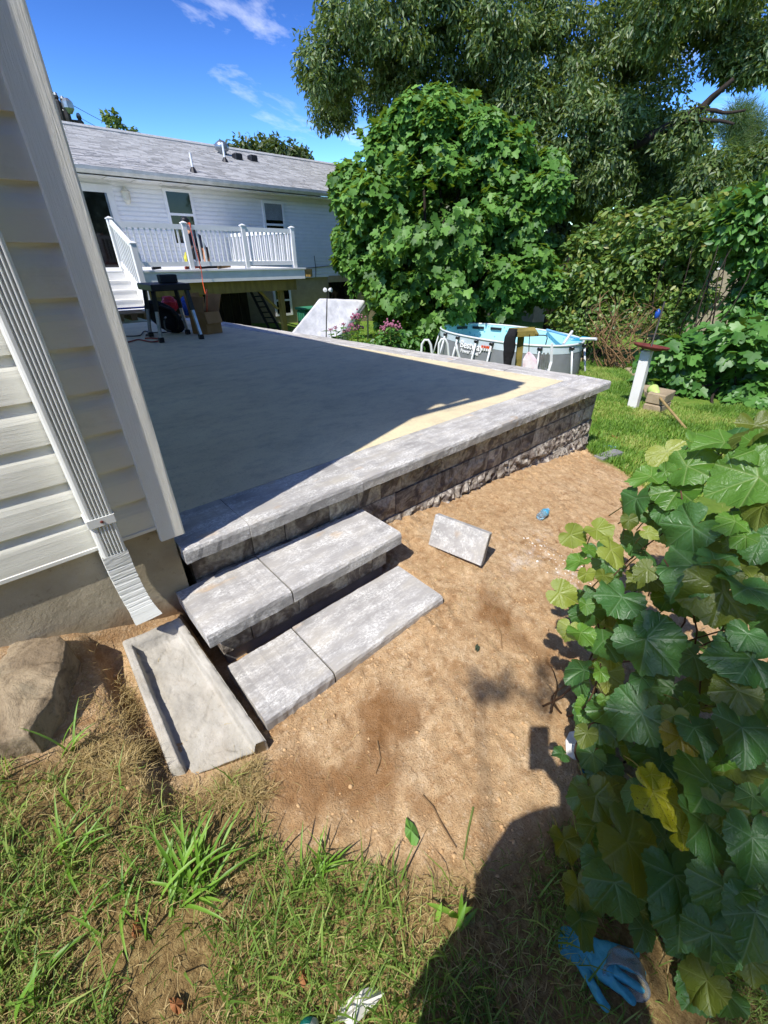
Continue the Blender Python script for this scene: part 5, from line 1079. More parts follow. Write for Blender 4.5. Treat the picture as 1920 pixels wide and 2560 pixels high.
ep = [(395, 1078), (470, 1086), (545, 1097), (610, 1112), (675, 1135), (730, 1158), (770, 1192), (800, 1235), (835, 1275), (870, 1325), (905, 1352)]
EP = [gp(*C5(*q)) for q in ep]; random.seed(4)
for a, b_ in zip(EP, EP[1:]):
    nseg = max(1, round((b_-a).length/.36))
    for k_ in range(nseg):
        p, q = a.lerp(b_, k_/nseg), a.lerp(b_, (k_+.95)/nseg); bm = BM(); p.z = g(p.x, p.y)+random.uniform(0, .02)+.03; q.z = p.z; bar(bm, p, q, .2, .14); bev(bm, .012); ob('edging_block', bm, M['edging'], bd)
a = gp(*C5(915, 1410)); dA = math.hypot(a.x, a.y)
for k_ in range(2): o = ob('edging_block', bbox((a.x-.22+.02*k_, a.y-.10, a.z-.02+.155*k_), (a.x+.2+.02*k_, a.y+.14, a.z+.125+.155*k_), .012), M['edging'], bd)
tt = thing('garden_torch', ad(*C5(925, 1300), dA), 'lime green cup on a pale wooden stick lying over the edging blocks', 'torch')
a, b_ = ad(*C5(918, 1302), dA-.1), ad(*C5(1150, 1428), dA-.9); b_.z = gtop(b_.x, b_.y)+.03; bm = BM(); tube(bm, [a, b_], .016, 8); ob('stick', bm, pm('bamboo', 'A08A5C', '8C764A', 12, .7), tt)
d = (a-b_).normalized(); bm = BM(); lathe(bm, [(.02, -.02), (.05, .03), (.075, .15), (.08, .17), (.07, .17), (.04, .04), (0, .03)], a, 14, d); ob('cup', bm, M['lime'], tt, True)
# ================================================================ VEGETATION
LM = dict(oak=leafmat('oak_leaf', ['30481C', '466028', '5E763A', '868E50'], .3, .5, True, .04), fig=leafmat('fig_leaf', ['38601F', '568432', '78A448'], .36, .55, True, .025), figo=leafmat('fig_leaf_single', ['38601F', '568432', '78A448'], .36, .55, False, .025),
 shrub=leafmat('shrub_leaf', ['44622A', '587A34', '749444', '9A9448'], .34, .5, True, .04), lush=leafmat('lush_leaf', ['3C6A2A', '528636', '6A9C46'], .34, .5, True, .04), lusho=leafmat('lush_leaf_single', ['3C6A2A', '528636', '6A9C46'], .34, .5, False, .04),
 back=leafmat('far_leaf', ['28381A', '384A22', '4A5C2C'], .25, .5), pine=leafmat('pine_needle', ['3A5426', '4C6630', '64783C'], .2, .5), grass=leafmat('grass_blade', ['4A6A24', '648636', '86A44A', 'A6B464'], .38, .55, True, .02),
 straw=leafmat('dry_straw', ['7E6842', 'A08A5A', 'C2AE7E', '9A8252'], .2, .6, True, .01), lawn=leafmat('lawn_blade', ['547C2A', '6C9834', '8AB046', 'B4B866'], .4, .55, True, .02), weed=leafmat('weed_blade', ['5C8A28', '72A034', '8CB648'], .4, .5, False, .03))
def unit(a): return a/np.maximum(np.linalg.norm(a, axis=-1, keepdims=True), 1e-9)
def scatter(TV, TF, P, N_, T_, S_, tint):
    T_ = unit(T_-N_*np.sum(T_*N_, -1, keepdims=True)); B = np.cross(T_, N_); TV = np.asarray(TV)
    S_ = np.asarray(S_)[:, None, None]
    V = P[:, None]+S_*(TV[None, :, 0:1]*B[:, None]+TV[None, :, 1:2]*T_[:, None]+TV[None, :, 2:3]*N_[:, None])
    k = len(TV); F = (np.asarray(TF)[None]+np.arange(len(P))[:, None, None]*k).reshape(-1, 3)
    return V.reshape(-1, 3), F, np.repeat(tint, k)
NARROW = ([(0, 0, 0), (.17, .45, .04), (0, 1, -.08), (-.17, .45, .04)], [(0, 1, 2), (0, 2, 3)])
OVAL = ([(0, 0, 0), (.24, .3, .05), (.22, .65, .04), (0, 1, -.05), (-.22, .65, .04), (-.24, .3, .05)], [(0, 1, 2), (0, 2, 3), (0, 3, 4), (0, 4, 5)])
def lobed(n=5):
    out = [(0, 0, 0)]; ang = [(-165, .25), (-130, .44), (-108, .46), (-92, .36), (-72, .54), (-52, .56), (-36, .38), (-14, .64), (0, .72), (14, .64), (36, .38), (52, .56), (72, .54), (92, .36), (108, .46), (130, .44), (165, .25)]
    for a, r in ang: t = R(a); x, y = r*math.sin(t), r*math.cos(t); out.append((x, y+.1, .16*abs(x)-.22*(max(y, 0))**2))
    return out, [(0, i, i+1) for i in range(1, len(ang))]+[(0, len(ang), 1)]
LOBED = lobed()
def lobes(spec, dist, var, seed):                   # (x, y, r) as read off the photograph -> centres and radii in metres
    rg = np.random.default_rng(seed); out = []
    for x, y, r in spec:
        d = dist+rg.uniform(-var, var); c = ad(x*K, y*K, d); e = ad((x+r)*K, y*K, d); out.append((np.array(c), (e-c).length))
    return out
CAMP = np.array([0, 0, ZC])
def cloud(lb, n_clump, n_leaf, clump_r, seed, shell=(.55, 1.0), flat=.85):
    rg = np.random.default_rng(seed); P = []; C_ = []
    for c, r in lb:
        d = unit(rg.normal(size=(n_clump, 3))); q = c+d*r*rg.uniform(shell[0], shell[1], (n_clump, 1))*np.array([1, 1, flat])
        for s_ in q:
            k = unit(rg.normal(size=(n_leaf, 3)))*clump_r*rg.uniform(.25, 1, (n_leaf, 1))**.7; P.append(s_+k*np.array([1, 1, .8])); C_.append(np.repeat((s_*.6+c*.4)[None], n_leaf, 0))
    return np.concatenate(P), np.concatenate(C_)
def limb(bm, a, b_, r0, r1, seed, n=6, wob=.12):
    rg = random.Random(seed); a = Vector(a); b_ = Vector(b_); L = (b_-a).length; P = []
    n = max(n, 12); w1 = Vector((rg.uniform(-1, 1), rg.uniform(-1, 1), rg.uniform(-.5, .5))); w2 = Vector((rg.uniform(-1, 1), rg.uniform(-1, 1), rg.uniform(-.5, .5)))
    for i in range(n+1):
        t = i/n; P.append(a.lerp(b_, t)+(w1*math.sin(PI*t)*.6+w2*math.sin(2*PI*t)*.35+Vector((rg.uniform(-1, 1), rg.uniform(-1, 1), rg.uniform(-1, 1)))*.03*math.sin(PI*t))*L*wob)
    tube(bm, P, [r0+(r1-r0)*i/n for i in range(n+1)], 7)
def tree(name, label, cat, lb, base, kind, mat, trunk_pts, n_clump, n_leaf, clump_r, size, seed, tip=(.4, -.9, .5), nrm=(.5, .5, .6), group=None, shell=(.55, 1), r0=.2, nlimb=10, tpl=None, keep=None):
    rg = np.random.default_rng(seed+1); P, C_ = cloud(lb, n_clump, n_leaf, clump_r, seed, shell)
    if keep is not None:
        k_ = keep(P); P = P[k_]; C_ = C_[k_]
    n = len(P); o_ = unit(P-C_); T_ = unit(o_*tip[0]+np.array([0, 0, tip[1]])+rg.normal(size=(n, 3))*tip[2]); N_ = unit(o_*nrm[0]+np.array([0, 0, nrm[1]])+rg.normal(size=(n, 3))*nrm[2])
    S_ = size*rg.uniform(.65, 1.25, n); V, F, tt = scatter(*(tpl or kind), P, N_, T_, S_, np.clip(rg.beta(2.2, 2.2, n)+rg.normal(size=n)*.05, 0, 1))
    root = thing(name, base, label, cat, group)
    ob('crown', npmesh('crown', V, F, tt), mat, root, kind='stuff')
    if trunk_pts:
        bm = BM(); tube(bm, trunk_pts, [r0*(1-.5*i/len(trunk_pts)) for i in range(len(trunk_pts))], 9); rr = random.Random(seed)
        for i in range(nlimb):
            c, r = lb[(i*7) % len(lb)]; s_ = Vector(trunk_pts[-1]).lerp(Vector(trunk_pts[len(trunk_pts)//2]), rr.random()); limb(bm, s_, Vector(c), r0*.35, r0*.08, seed+i)
        ob('trunk', bm, M['bark'], root, True)
    return root
def leafthing(name, label, cat, lb, base, mat, mato, n_clump, n_leaf, clump_r, size, seed, stems, own=300, tpl=LOBED, shell=(.7, 1.0), drop=.35, r0=.05, keep=None, up=.7):
    """a big-leaved bush: the 300 leaves nearest the camera are single leaves, the rest one mass"""
    rg = np.random.default_rng(seed+1); P, C_ = cloud(lb, n_clump, n_leaf, clump_r, seed, shell)
    if keep is not None: k_ = keep(P); P = P[k_]; C_ = C_[k_]
    n = len(P); o_ = unit(P-C_); v = unit(CAMP-P)
    N_ = unit(o_*.55+np.array([0, 0, up])+v*.15+rg.normal(size=(n, 3))*.42); T_ = unit(o_*.6+np.array([0, 0, -drop-.3])+rg.normal(size=(n, 3))*.5)
    S_ = size*rg.uniform(.6, 1.2, n); d = np.linalg.norm(P-CAMP, axis=1)-S_*2; od = np.argsort(d); a, b_ = od[:own], od[own:]
    root = thing(name, base, label, cat)
    V, F, tt = scatter(*tpl, P[b_], N_[b_], T_[b_], S_[b_], np.clip(rg.normal(.5, .22, len(b_)), 0, 1)); ob('foliage', npmesh('foliage', V, F, tt), mat, root, kind='stuff')
    me = npmesh('leaf', tpl[0], tpl[1]); me.materials.append(mato)
    for i in a:
        t = Vector(T_[i]-N_[i]*np.dot(T_[i], N_[i])).normalized(); n_ = Vector(N_[i]); bb_ = t.cross(n_)
        o = bpy.data.objects.new('leaf', me); COL.objects.link(o); s_ = S_[i]
        o.matrix_basis = Matrix(((bb_.x*s_, t.x*s_, n_.x*s_, P[i][0]), (bb_.y*s_, t.y*s_, n_.y*s_, P[i][1]), (bb_.z*s_, t.z*s_, n_.z*s_, P[i][2]), (0, 0, 0, 1))); par(o, root)
    if stems:
        bm = BM()
        for k, (s0, s1) in enumerate(stems): limb(bm, s0, s1, r0, r0*.3, seed+k, 6, .2)
        ob('stems', bm, M['bark'], root, True)
    return root
# ---- big oak over the yard
OAK = [(765,40,75),(705,150,62),(725,232,42),(790,140,85),(850,60,90),(870,190,75),(945,130,85),(960,30,80),(1040,180,80),(1060,60,90),(1130,130,90),(1160,30,90),(1220,190,80),(1250,80,90),(1330,150,90),(1350,40,90),(1330,260,75),(1430,90,75),(1420,220,80),(1240,290,75),(1440,20,90),(1400,320,70),(1310,380,70),(1475,300,50),(1585,60,75),(1600,118,52),(1648,120,50),(1420,400,60),(1530,385,55),(1600,385,55),(1650,350,35),(930,-60,100),(1150,-60,110),(1380,-60,110),(1600,-50,90),(1100,260,80),(1180,350,60),(1270,430,55),(1560,20,70),(1137,235,60),(1180,240,50),(1000,260,50)]
lb = lobes(OAK, 19, 1.8, 3)
tb_ = gp(1205*K, 700*K) if False else Vector((*ad(1200*K, 640*K, 18.5)[:2], -1.6)); tr_ = [tb_, ad(1205*K, 610*K, 18.5), ad(1250*K, 525*K, 18.6), ad(1295*K, 470*K, 18.8), ad(1310*K, 380*K, 19)]
oak = tree('oak_tree', 'huge dark oak with drooping narrow leaves filling the upper right', 'tree', lb, tb_, NARROW, LM['oak'], tr_, 24, 150, .46, .185, 31, (.55, -.7, .55), (.7, .3, .6), r0=.26, nlimb=0, shell=(.4, 1.03))
bm = BM(); limb(bm, ad(1330*K, 330*K, 19), ad(1515*K, 236*K, 18), .16, .11, 4); limb(bm, ad(1515*K, 236*K, 18), ad(1585*K, 170*K, 17.8), .11, .05, 5); limb(bm, ad(1515*K, 240*K, 18), ad(1610*K, 238*K, 17.8), .06, .03, 6, 6, .2); limb(bm, ad(1480*K, 262*K, 18), ad(1585*K, 268*K, 17.8), .06, .03, 7, 6, .2); ob('limb', bm, M['bark'], oak, True)
# ---- fig
FIG = [(960,318,118),(850,350,95),(1075,345,95),(805,440,85),(960,470,190),(1110,460,108),(815,600,85),(960,620,160),(1110,610,105),(1180,365,42),(755,395,45),(1185,440,40),(895,245,42),(1000,250,45),(940,225,30),(860,690,60),(990,700,70),(1150,560,62),(765,520,48),(1190,620,35),(870,268,38),(1045,278,38),(760,440,40),(1185,400,36),(758,560,38),(1178,545,36),(940,262,36)]
FIG = [(x, y, max(r-24, 14)) for x, y, r in FIG]; lb = lobes(FIG, 14, .7, 5)+lobes([(950,470,150),(960,330,90),(950,620,120),(850,460,80),(1060,480,90)], 15.4, .3, 6); c0 = ad(950*K, 730*K, 14); base = Vector((c0.x, c0.y, g(c0.x, c0.y))); rr = random.Random(2)
leafthing('fig_bush', 'large rounded bright green lobed-leaf bush behind the pool', 'bush', lb, base, LM['fig'], LM['figo'], 60, 30, .38, .225, 41, [(base+Vector((rr.uniform(-.6, .6), rr.uniform(-.6, .6), 0)), Vector(lb[i][0])) for i in range(0, 20, 2)], r0=.07, shell=(.5, 1.03))
# ---- shrubs to the right
def shr(name, label, spec, dist, var, seed, mat, size, nl, cr_, tpl=OVAL, nc=16, group=None):
    lb = lobes(spec, dist, var, seed); c = lb[0][0]; base = Vector((c[0], c[1], g(c[0], c[1]))); rr = random.Random(seed)
    r = tree(name, label, 'shrub', lb, base, tpl, mat, None, nc, nl, cr_, size, seed, (.6, -.4, .6), (.5, .6, .5), group)
    bm = BM()
    for i in range(12): c, rad = lb[i % len(lb)]; limb(bm, base+Vector((rr.uniform(-.5, .5), rr.uniform(-.5, .5), 0)), Vector(c)+Vector((rr.uniform(-.3, .3), rr.uniform(-.3, .3), 0)), .018, .006, seed+i, 6, .25)
    ob('stems', bm, M['bark'], r, True); return r
shr('tall_shrub', 'tall olive green small-leaved shrub between the fig and the white house gap', [(1330,520,75),(1420,495,75),(1285,600,55),(1370,590,85),(1455,580,70),(1300,665,45),(1240,655,38),(1260,540,40),(1400,650,50)], 13.6, .8, 51, LM['shrub'], .17, 46, .38, nc=22)
shr('tall_shrub', 'denser green shrub right of the tan house gap, above the bird bath rod', [(1520,480,55),(1500,560,38),(1490,640,38),(1560,470,45),(1530,520,35)], 13.0, .6, 61, LM['shrub'], .17, 44, .38, nc=20)
shr('tall_shrub', 'lush mid-green shrub at the right edge below the oak', [(1625,450,55),(1645,540,48),(1655,620,42),(1620,660,30),(1600,500,30)], 11.5, .5, 71, LM['lush'], .19, 44, .36, nc=20)
shr('low_shrub', 'dark thin shrub with dead brown twigs right of the pool', [(1270,720,40),(1340,690,45),(1230,700,35),(1420,700,35),(1460,690,30)], 12.6, .5, 81, LM['shrub'], .13, 22, .35, nc=14)
# bare twig tangle
rr = random.Random(9); root = thing('dead_branches', gp(1360*K, 800*K), 'tangle of bare brown dead branches right of the pool', 'branches')
for k in range(26):
    x = rr.uniform(1265, 1420); a = ad((1340+rr.uniform(-40, 40))*K, 790*K, 11.6); a.z = g(a.x, a.y); b_ = ad(x*K, rr.uniform(625, 745)*K, 11.4+rr.uniform(-.4, .6)); bm = BM(); limb(bm, a, b_, .016, .006, k, 7, .35)
    for q in range(3): s_ = a.lerp(b_, rr.uniform(.4, .9)); limb(bm, s_, s_+Vector((rr.uniform(-.4, .4), rr.uniform(-.4, .4), rr.uniform(-.1, .45))), .008, .003, k*5+q, 4, .3)
    ob('branch', bm, M['twig'], root)
# low big-leaved bushes at the lawn edge
LOWA = [(1455,765,42),(1520,752,50),(1420,800,28),(1480,825,42),(1450,850,25)]
LOWB = [(1600,745,52),(1560,815,52),(1645,800,50),(1625,865,38),(1545,868,28),(1655,730,40)]
for i, (sp, lab) in enumerate(((LOWA, 'low bright lobed-leaf bush behind the leaning bird bath'), (LOWB, 'low bright lobed-leaf bush at the right edge of the lawn'))):
    lb = lobes(sp, 9.2, .4, 90+i); c = lb[0][0]; base = Vector((c[0], c[1], g(c[0], c[1])))
    leafthing('leafy_bush', lab, 'bush', lb, base, LM['lush'], LM['lusho'], 24, 12, .26, .22, 93+i, [(base+Vector((random.uniform(-.6, .6), random.uniform(-.6, .6), 0)), Vector(q[0])) for q in lb], r0=.025, own=170)
# background trees, one thing each
BT = [('dark background tree hidden behind the fig crown', [(900,480,70),(1010,520,70),(1080,420,60),(850,580,50),(960,390,60)], 19), ('dark mid-distance tree directly right of the fig crown', [(1225,450,55),(1200,380,45),(1260,500,40)], 24), ('dark background tree under the oak limb', [(1350,440,70),(1320,500,50),(1400,470,50),(1335,330,60),(1420,345,60),(1245,330,55)], 25), ('dark background tree behind the tall olive shrub', [(1470,450,60),(1480,380,50),(1440,520,45)], 26),
      ('background tree above the white house gap at right', [(1570,440,55),(1560,380,45),(1610,430,40)], 27), ('background tree at the far right edge', [(1650,420,60),(1660,520,50)], 24), ('pale tree crown behind the left end of the fig', [(700,560,20),(715,600,16)], 30)]
for i, (lab, sp, d_) in enumerate(BT[:6]):
    lb = lobes(sp, d_, .8, 100+i); c = lb[0][0]; base = Vector((c[0], c[1], g(c[0], c[1]))); tree('background_tree', lab, 'tree', lb, base, OVAL, LM['back'], [base, base+Vector((.1, 0, 2)), Vector(c)], 16, 60, .75, .30, 110+i, (.5, -.6, .5), (.5, .5, .5), 'trees behind the yard', r0=.18, nlimb=6)
for i, (lab, sp, d_, s_) in enumerate((('leafy tree crown on the hill behind the grey roof', [(520,338,26),(560,330,30),(490,345,16)], 55, .5), ('second hill tree right of the roof ridge', [(610,336,30),(645,342,18),(585,335,24)], 58, .5), ('wispy sapling top poking above the roof ridge', [(240,262,10),(232,250,5),(247,252,6),(262,274,6),(243,280,9)], 31, .26), ('tiny sapling top right of the wispy sapling on the ridge', [(291,284,7),(285,288,5)], 31, .24))):
    lb = lobes(sp, d_, .5, 130+i); c = lb[0][0]; base = Vector((c[0], c[1], g(c[0], c[1]))); tree('hill_tree' if i < 2 else 'sapling', lab, 'tree', lb, base, OVAL, LM['back'] if i < 2 else LM['oak'], [base, base.lerp(Vector(c), .5), Vector(c)], 14 if i < 2 else 7, 60 if i < 2 else 7, 1.1 if i < 2 else .22, s_, 140+i, (.5, -.2, .6), (.5, .5, .5), r0=.2 if i < 2 else .06, nlimb=4)
# pine seen through the gap
lb = lobes([(1590,245,22),(1620,262,22),(1600,285,20),(1575,275,14),(1640,290,24),(1615,310,22),(1650,320,18),(1585,310,14)], 34, .8, 150); c = lb[5][0]; base = Vector((c[0], c[1], g(c[0], c[1])))
tree('pine_tree', 'green pine seen through the gap in the oak at upper right', 'tree', lb, base, ([(-.02, 0, 0), (.02, 0, 0), (0, 1, 0)], [(0, 1, 2)]), LM['pine'], [base, base+Vector((0, 0, 5)), Vector(c)], 16, 110, .55, .42, 151, (1.1, .25, .35), (.5, .2, .8), r0=.22, nlimb=8)
# ---- unseen leaf screen behind the camera, added to keep sky light off the siding
rg_ = np.random.default_rng(201); n = 15000; P = np.stack([rg_.uniform(-7, 9, n), -3.6-rg_.uniform(0, 1, n)**2*1.6+.4*np.sin(rg_.uniform(0, 6, n)), rg_.uniform(-.9, 6.2, n)], 1); P[:, 1] -= np.clip(P[:, 2]-4.5, 0, 9)*.5
V, F, tt = scatter(*OVAL, P, unit(np.array([0, .6, .5])+rg_.normal(size=(n, 3))*.5), unit(np.array([0, .2, -.6])+rg_.normal(size=(n, 3))*.6), rg_.uniform(.28, .45, n), rg_.uniform(0, 1, n))
hd = thing('added_hedge', (1, -4, -.8), 'tall dense leaf screen added out of view to hold back sky light', 'added_hedge'); ob('foliage', npmesh('foliage', V, F, tt), LM['back'], hd, kind='stuff')
bm = BM()
for k in range(9): x = -6.5+k*1.9; limb(bm, (x, -4.4, -1), (x+.3, -4.5, 5.5), .08, .02, k+500)
ob('stems', bm, M['bark'], hd, True)
tb2 = Vector((-5.2, -2.7, g(-5.2, -2.7))); gq = [gpk(1035, 1515), gpk(1100, 1528), gpk(1165, 1540)]; sh_ = Vector((-.676, -.1825, 1))
lbs = [(np.array(q+sh_*5.1), .05) for q in gq]+[(np.array(gq[2]+sh_*5.1+Vector((.16, .02, 0))), .07)]
tree('shade_tree', 'leafy tree left of the person, one branch tip shading the bare soil', 'tree', lbs, tb2, OVAL, LM['back'], [tb2, tb2+Vector((.05, 0, 2)), tb2+Vector((.1, -.2, 4.2))], 5, 6, .05, .055, 202, r0=.07, nlimb=1)
# the same tree's upper branch, five metres up the sun's path, keeps the lower vine in soft shade
_rg = np.random.default_rng(77); _m = 430; _e1 = np.array([-.27, .963, 0]); _e2 = np.array([.78, .22, .58]); _S = np.array(SUNV)
_P = _e1*_rg.uniform(-.92, -.14, (_m, 1))+_e2*_rg.uniform(.04, 1.16, (_m, 1))-_S*_rg.uniform(5.4, 6.6, (_m, 1))
V, F, tt = scatter(*OVAL, _P, unit(-_S*.8+_rg.normal(size=(_m, 3))*.5), unit(np.array([.2, 0, -.6])+_rg.normal(size=(_m, 3))*.6), _rg.uniform(.09, .14, _m), _rg.uniform(0, 1, _m))
_tr = next(o for o in bpy.data.objects if o.name == 'shade_tree'); ob('branch_foliage', npmesh('branch_foliage', V, F, tt), LM['back'], _tr, kind='stuff')
# ---- flowering plants beyond the patio edge
def flower(px, py, dist, heads, lab, seed, wid=.3):
    top = ad(px*K, py*K, dist); base = Vector((top.x, top.y, g(top.x, top.y))); r = thing('flowering_plant', base, lab, 'plant', 'pink flowering plants'); rg = np.random.default_rng(seed); rr = random.Random(seed); bm = BM(); LP = []; LN = []; LT = []
    for hx, hy, hr in heads:
        h = ad(hx*K, hy*K, dist+rr.uniform(-.2, .2)); limb(bm, base+Vector((rr.uniform(-.15, .15), rr.uniform(-.15, .15), 0)), h, .010, .006, seed, 6, .08)
        for k in range(26):
            t = rr.uniform(.2, .97); p = base.lerp(h, t); a = rr.uniform(0, 2*PI); LP.append(p); LT.append((math.cos(a), math.sin(a), .25)); LN.append((rr.uniform(-.3, .3), rr.uniform(-.3, .3), 1))
        hb = BM()
        for k in range(34):
            q = h+Vector((rr.gauss(0, hr*.5), rr.gauss(0, hr*.5), rr.gauss(0, hr*.28))); bmesh.ops.create_icosphere(hb, subdivisions=0 or 1, radius=hr*rr.uniform(.12, .22), matrix=Matrix.Translation(q))
        ob('flower_head', hb, M['pink'], r)
    ob('stems', bm, M['stem'], r)
    V, F, tt = scatter(*NARROW, np.array(LP), unit(np.array(LN)), np.array(LT), rg.uniform(.14, .24, len(LP)), rg.uniform(0, 1, len(LP))); V = V.copy(); ob('foliage', npmesh('foliage', V, F, tt), LM['lush'], r, kind='stuff')
flower(845, 740, 9.6, [(842,700,.13),(855,706,.11),(830,710,.10)], 'pink flower heads on tall stems left of the fig trunk', 161)
flower(775, 715, 9.0, [(768,683,.12),(760,703,.09),(775,706,.10),(748,716,.07)], 'pink flowers before the right hem of the white canvas', 162)
flower(715, 715, 8.8, [(714,712,.05),(725,708,.05),(742,700,.05)], 'small wispy pink flower stems before the middle of the white canvas', 163)
lb = lobes([(855,740,28),(820,745,22),(800,755,16),(880,745,20)], 9.8, .2, 170); c = lb[0][0]; tree('undergrowth', 'green undergrowth between the canvas and the fig trunk', 'plants', lb, Vector((c[0], c[1], g(c[0], c[1]))), OVAL, LM['lush'], None, 12, 30, .25, .14, 171)
# ---- neighbouring houses glimpsed between the trees
nh = thing('dark_roof_house', ad(1260*K, 600*K, 23), 'low house with a dark roof glimpsed between the fig and the shrubs', 'house')
a, b_ = ad(1185*K, 560*K, 23), ad(1340*K, 562*K, 27); dv = (b_-a); dv.z = 0; dv.normalize(); nv_ = Vector((-dv.y, dv.x, 0)); nv_ = nv_ if nv_.dot(Vector((a.x, a.y, 0))) > 0 else -nv_
bm = BM(); zt = ad(1250*K, 516*K, 26).z; P = [a-dv*1, b_+dv*1, b_+dv*1+nv_*3+Vector((0, 0, zt-b_.z)), a-dv*1+nv_*3+Vector((0, 0, zt-a.z))]; P = [Vector((p.x, p.y, (a.z if i < 2 else zt))) for i, p in enumerate(P)]; quadbox(P, .15); ob('roof', bm, M['roofdark'], nh)
bm = BM(); quadbox([(p.x, p.y, a.z-.16) for p in (a+nv_*.3, b_+nv_*.3, b_+nv_*5, a+nv_*5)], 3.4); ob('wall', bm, M['beige'], nh)
wh = thing('pale_house', ad(1560*K, 600*K, 20), 'white and beige house wall glimpsed through the right shrubs', 'house')
a, b_ = ad(1520*K, 590*K, 19), ad(1640*K, 590*K, 20); z1, z0 = ad(1560*K, 470*K, 20).z, -2.2; zm = ad(1560*K, 582*K, 20).z; bm = BM(); quadbox([(p.x, p.y, z1) for p in (a, b_, b_+Vector((2, 2, 0)), a+Vector((2, 2, 0)))], z1-zm-.01); ob('upper_wall', bm, M['whitewall'], wh)
bm = BM(); quadbox([(p.x, p.y, zm) for p in (a, b_, b_+Vector((2, 2, 0)), a+Vector((2, 2, 0)))], zm-z0); ob('lower_wall', bm, M['beige'], wh)
# ---- utility pole behind the roof
pb = ad(132*K, 330*K, 34); pb.z = -1; pt = ad(116*K, 200*K, 34); up_ = thing('utility_pole', pb, 'dark utility pole with crossarm, insulators and lamp behind the roof at upper left', 'utility pole')
bm = BM(); tube(bm, [Vector((pt.x, pt.y, -1)), pt], [.16, .13], 10); ob('pole', bm, M['bark'], up_)
bm = BM(); bar(bm, ad(110*K, 262*K, 33.8), ad(176*K, 268*K, 33.8), .3, .25); ob('crossarm', bm, M['bark'], up_)
for x, y in ((122, 214), (137, 222), (172, 258)):
    p = ad(x*K, y*K, 33.7); bm = BM(); lathe(bm, [(.08, -1.1 if x < 150 else -.3), (.17, -.6 if x < 150 else -.2), (.17, -.1), (.08, 0), (.12, .04), (.12, .12), (.05, .2)], p, 8); ob('insulator', bm, M['metalrod'], up_); bm = BM(); lathe(bm, [(.1, .1), (.12, .14), (.06, .25)], p, 8); ob('insulator_cap', bm, M['galv'], up_)
bm = BM(); tube(bm, [ad(128*K, 240*K, 33.7), ad(140*K, 238*K, 33.6), ad(146*K, 232*K, 33.6)], .05, 6); lathe(bm, [(.1, -.3), (.26, -.1), (.26, .15), (.1, .3)], ad(147*K, 229*K, 33.6), 10); ob('street_lamp_head', bm, M['galv'], up_)
for i, (a, b_) in enumerate((((122, 208), (500, 330)), ((137, 217), (520, 336)), ((172, 254), (470, 330)))):
    bm = BM(); p, q = ad(a[0]*K, a[1]*K, 33.7), ad(b_[0]*K, b_[1]*K, 45); tube(bm, [p.lerp(q, t/8)-Vector((0, 0, .9*math.sin(PI*t/8))) for t in range(9)], .012, 4); ob('wire', bm, M['metalrod'], up_)
# ================================================================ GRAPEVINE
def grape_mesh(seed):
    rg = random.Random(seed); ang = [0, 12, 26, 40, 52, 66, 84, 100, 120, 142, 160, 172, 180]; rad = [.66, .585, .54, .555, .57, .51, .505, .51, .49, .45, .37, .22, .05]
    N_ = 96; V = [(0, 0, 0)]; F = []; fold = rg.uniform(.05, .22); droop = rg.uniform(.2, .8); ph = rg.uniform(0, 6); wav = rg.uniform(.025, .07); asym = rg.uniform(-.06, .06); cup = rg.uniform(-.4, .12)
    for ring in (.3, .62, .88, 1.0):
        for k in range(N_):
            th = -180+360*(k+.5)/N_; a = abs(th); r = float(np.interp(a, ang, rad))*(1+asym*(1 if th > 0 else -1))
            if ring == 1.0: r *= 1+(.065*(1-(k % 4)/3.0)-.02+rg.uniform(-.015, .015))*(1 if a < 170 else 0)
            else: r *= ring
            x, y = r*math.sin(R(th)), r*math.cos(R(th)); z = fold*abs(x)-droop*max(y, 0)**2*.6+cup*r*r+wav*math.sin(R(th)*5+ph)*(r/.5)**2; V.append((x, y, z))
    for k in range(N_): F.append((0, 1+k, 1+(k+1) % N_))
    for q in range(3):
        for k in range(N_): a, b_ = 1+q*N_, 1+(q+1)*N_; F.append((a+k, b_+k, b_+(k+1) % N_)); F.append((a+k, b_+(k+1) % N_, a+(k+1) % N_))
    me = npmesh('vine_leaf', V, F); me.polygons.foreach_set('use_smooth', [True]*len(me.polygons)); return me
GM = {'g': m_grapeleaf('vine_leaf_green', '4E7C2A', '6A9A3A', 'A8BC78'), 'd': m_grapeleaf('vine_leaf_shaded', '41703A', '50803E', '8CA880'), 'p': m_grapeleaf('vine_leaf_pale', '8C9C3C', 'A0AC50', 'C0C488'), 'y': m_grapeleaf('vine_leaf_yellow', 'A8AC1C', 'BCB828', 'CFCB70', 1), 'o': m_grapeleaf('vine_leaf_olive', '5E6E26', '6C7A2C', '94A05C'), 'b': m_grapeleaf('vine_leaf_spotted', '9A8A22', '8E7A20', 'B8A860', 1)}  # d is green darkened towards blue, the shade of those leaves put into colour
GV = {k: [] for k in GM}
for k in GM:
    for s_ in range(7):
        me = grape_mesh(s_*13+ord(k)); me.materials.append(GM[k]); GV[k].append(me)
vine = thing('grapevine', gp(1400, 1785), 'dense grapevine with large toothed leaves, some yellowing, along the right side', 'grapevine')
cf = Vector((math.cos(YAW)*_c, math.sin(YAW)*_c, -_s)); crt = Vector((math.sin(YAW), -math.cos(YAW), 0)); cdn = -crt.cross(cf)
def vdep(x, y): u, v = (x-1200)/460, (y-950)/1000; return 1.42-.42*u-.34*v+.10*u*v
vr = random.Random(17); stemb = BM(); petb = BM()
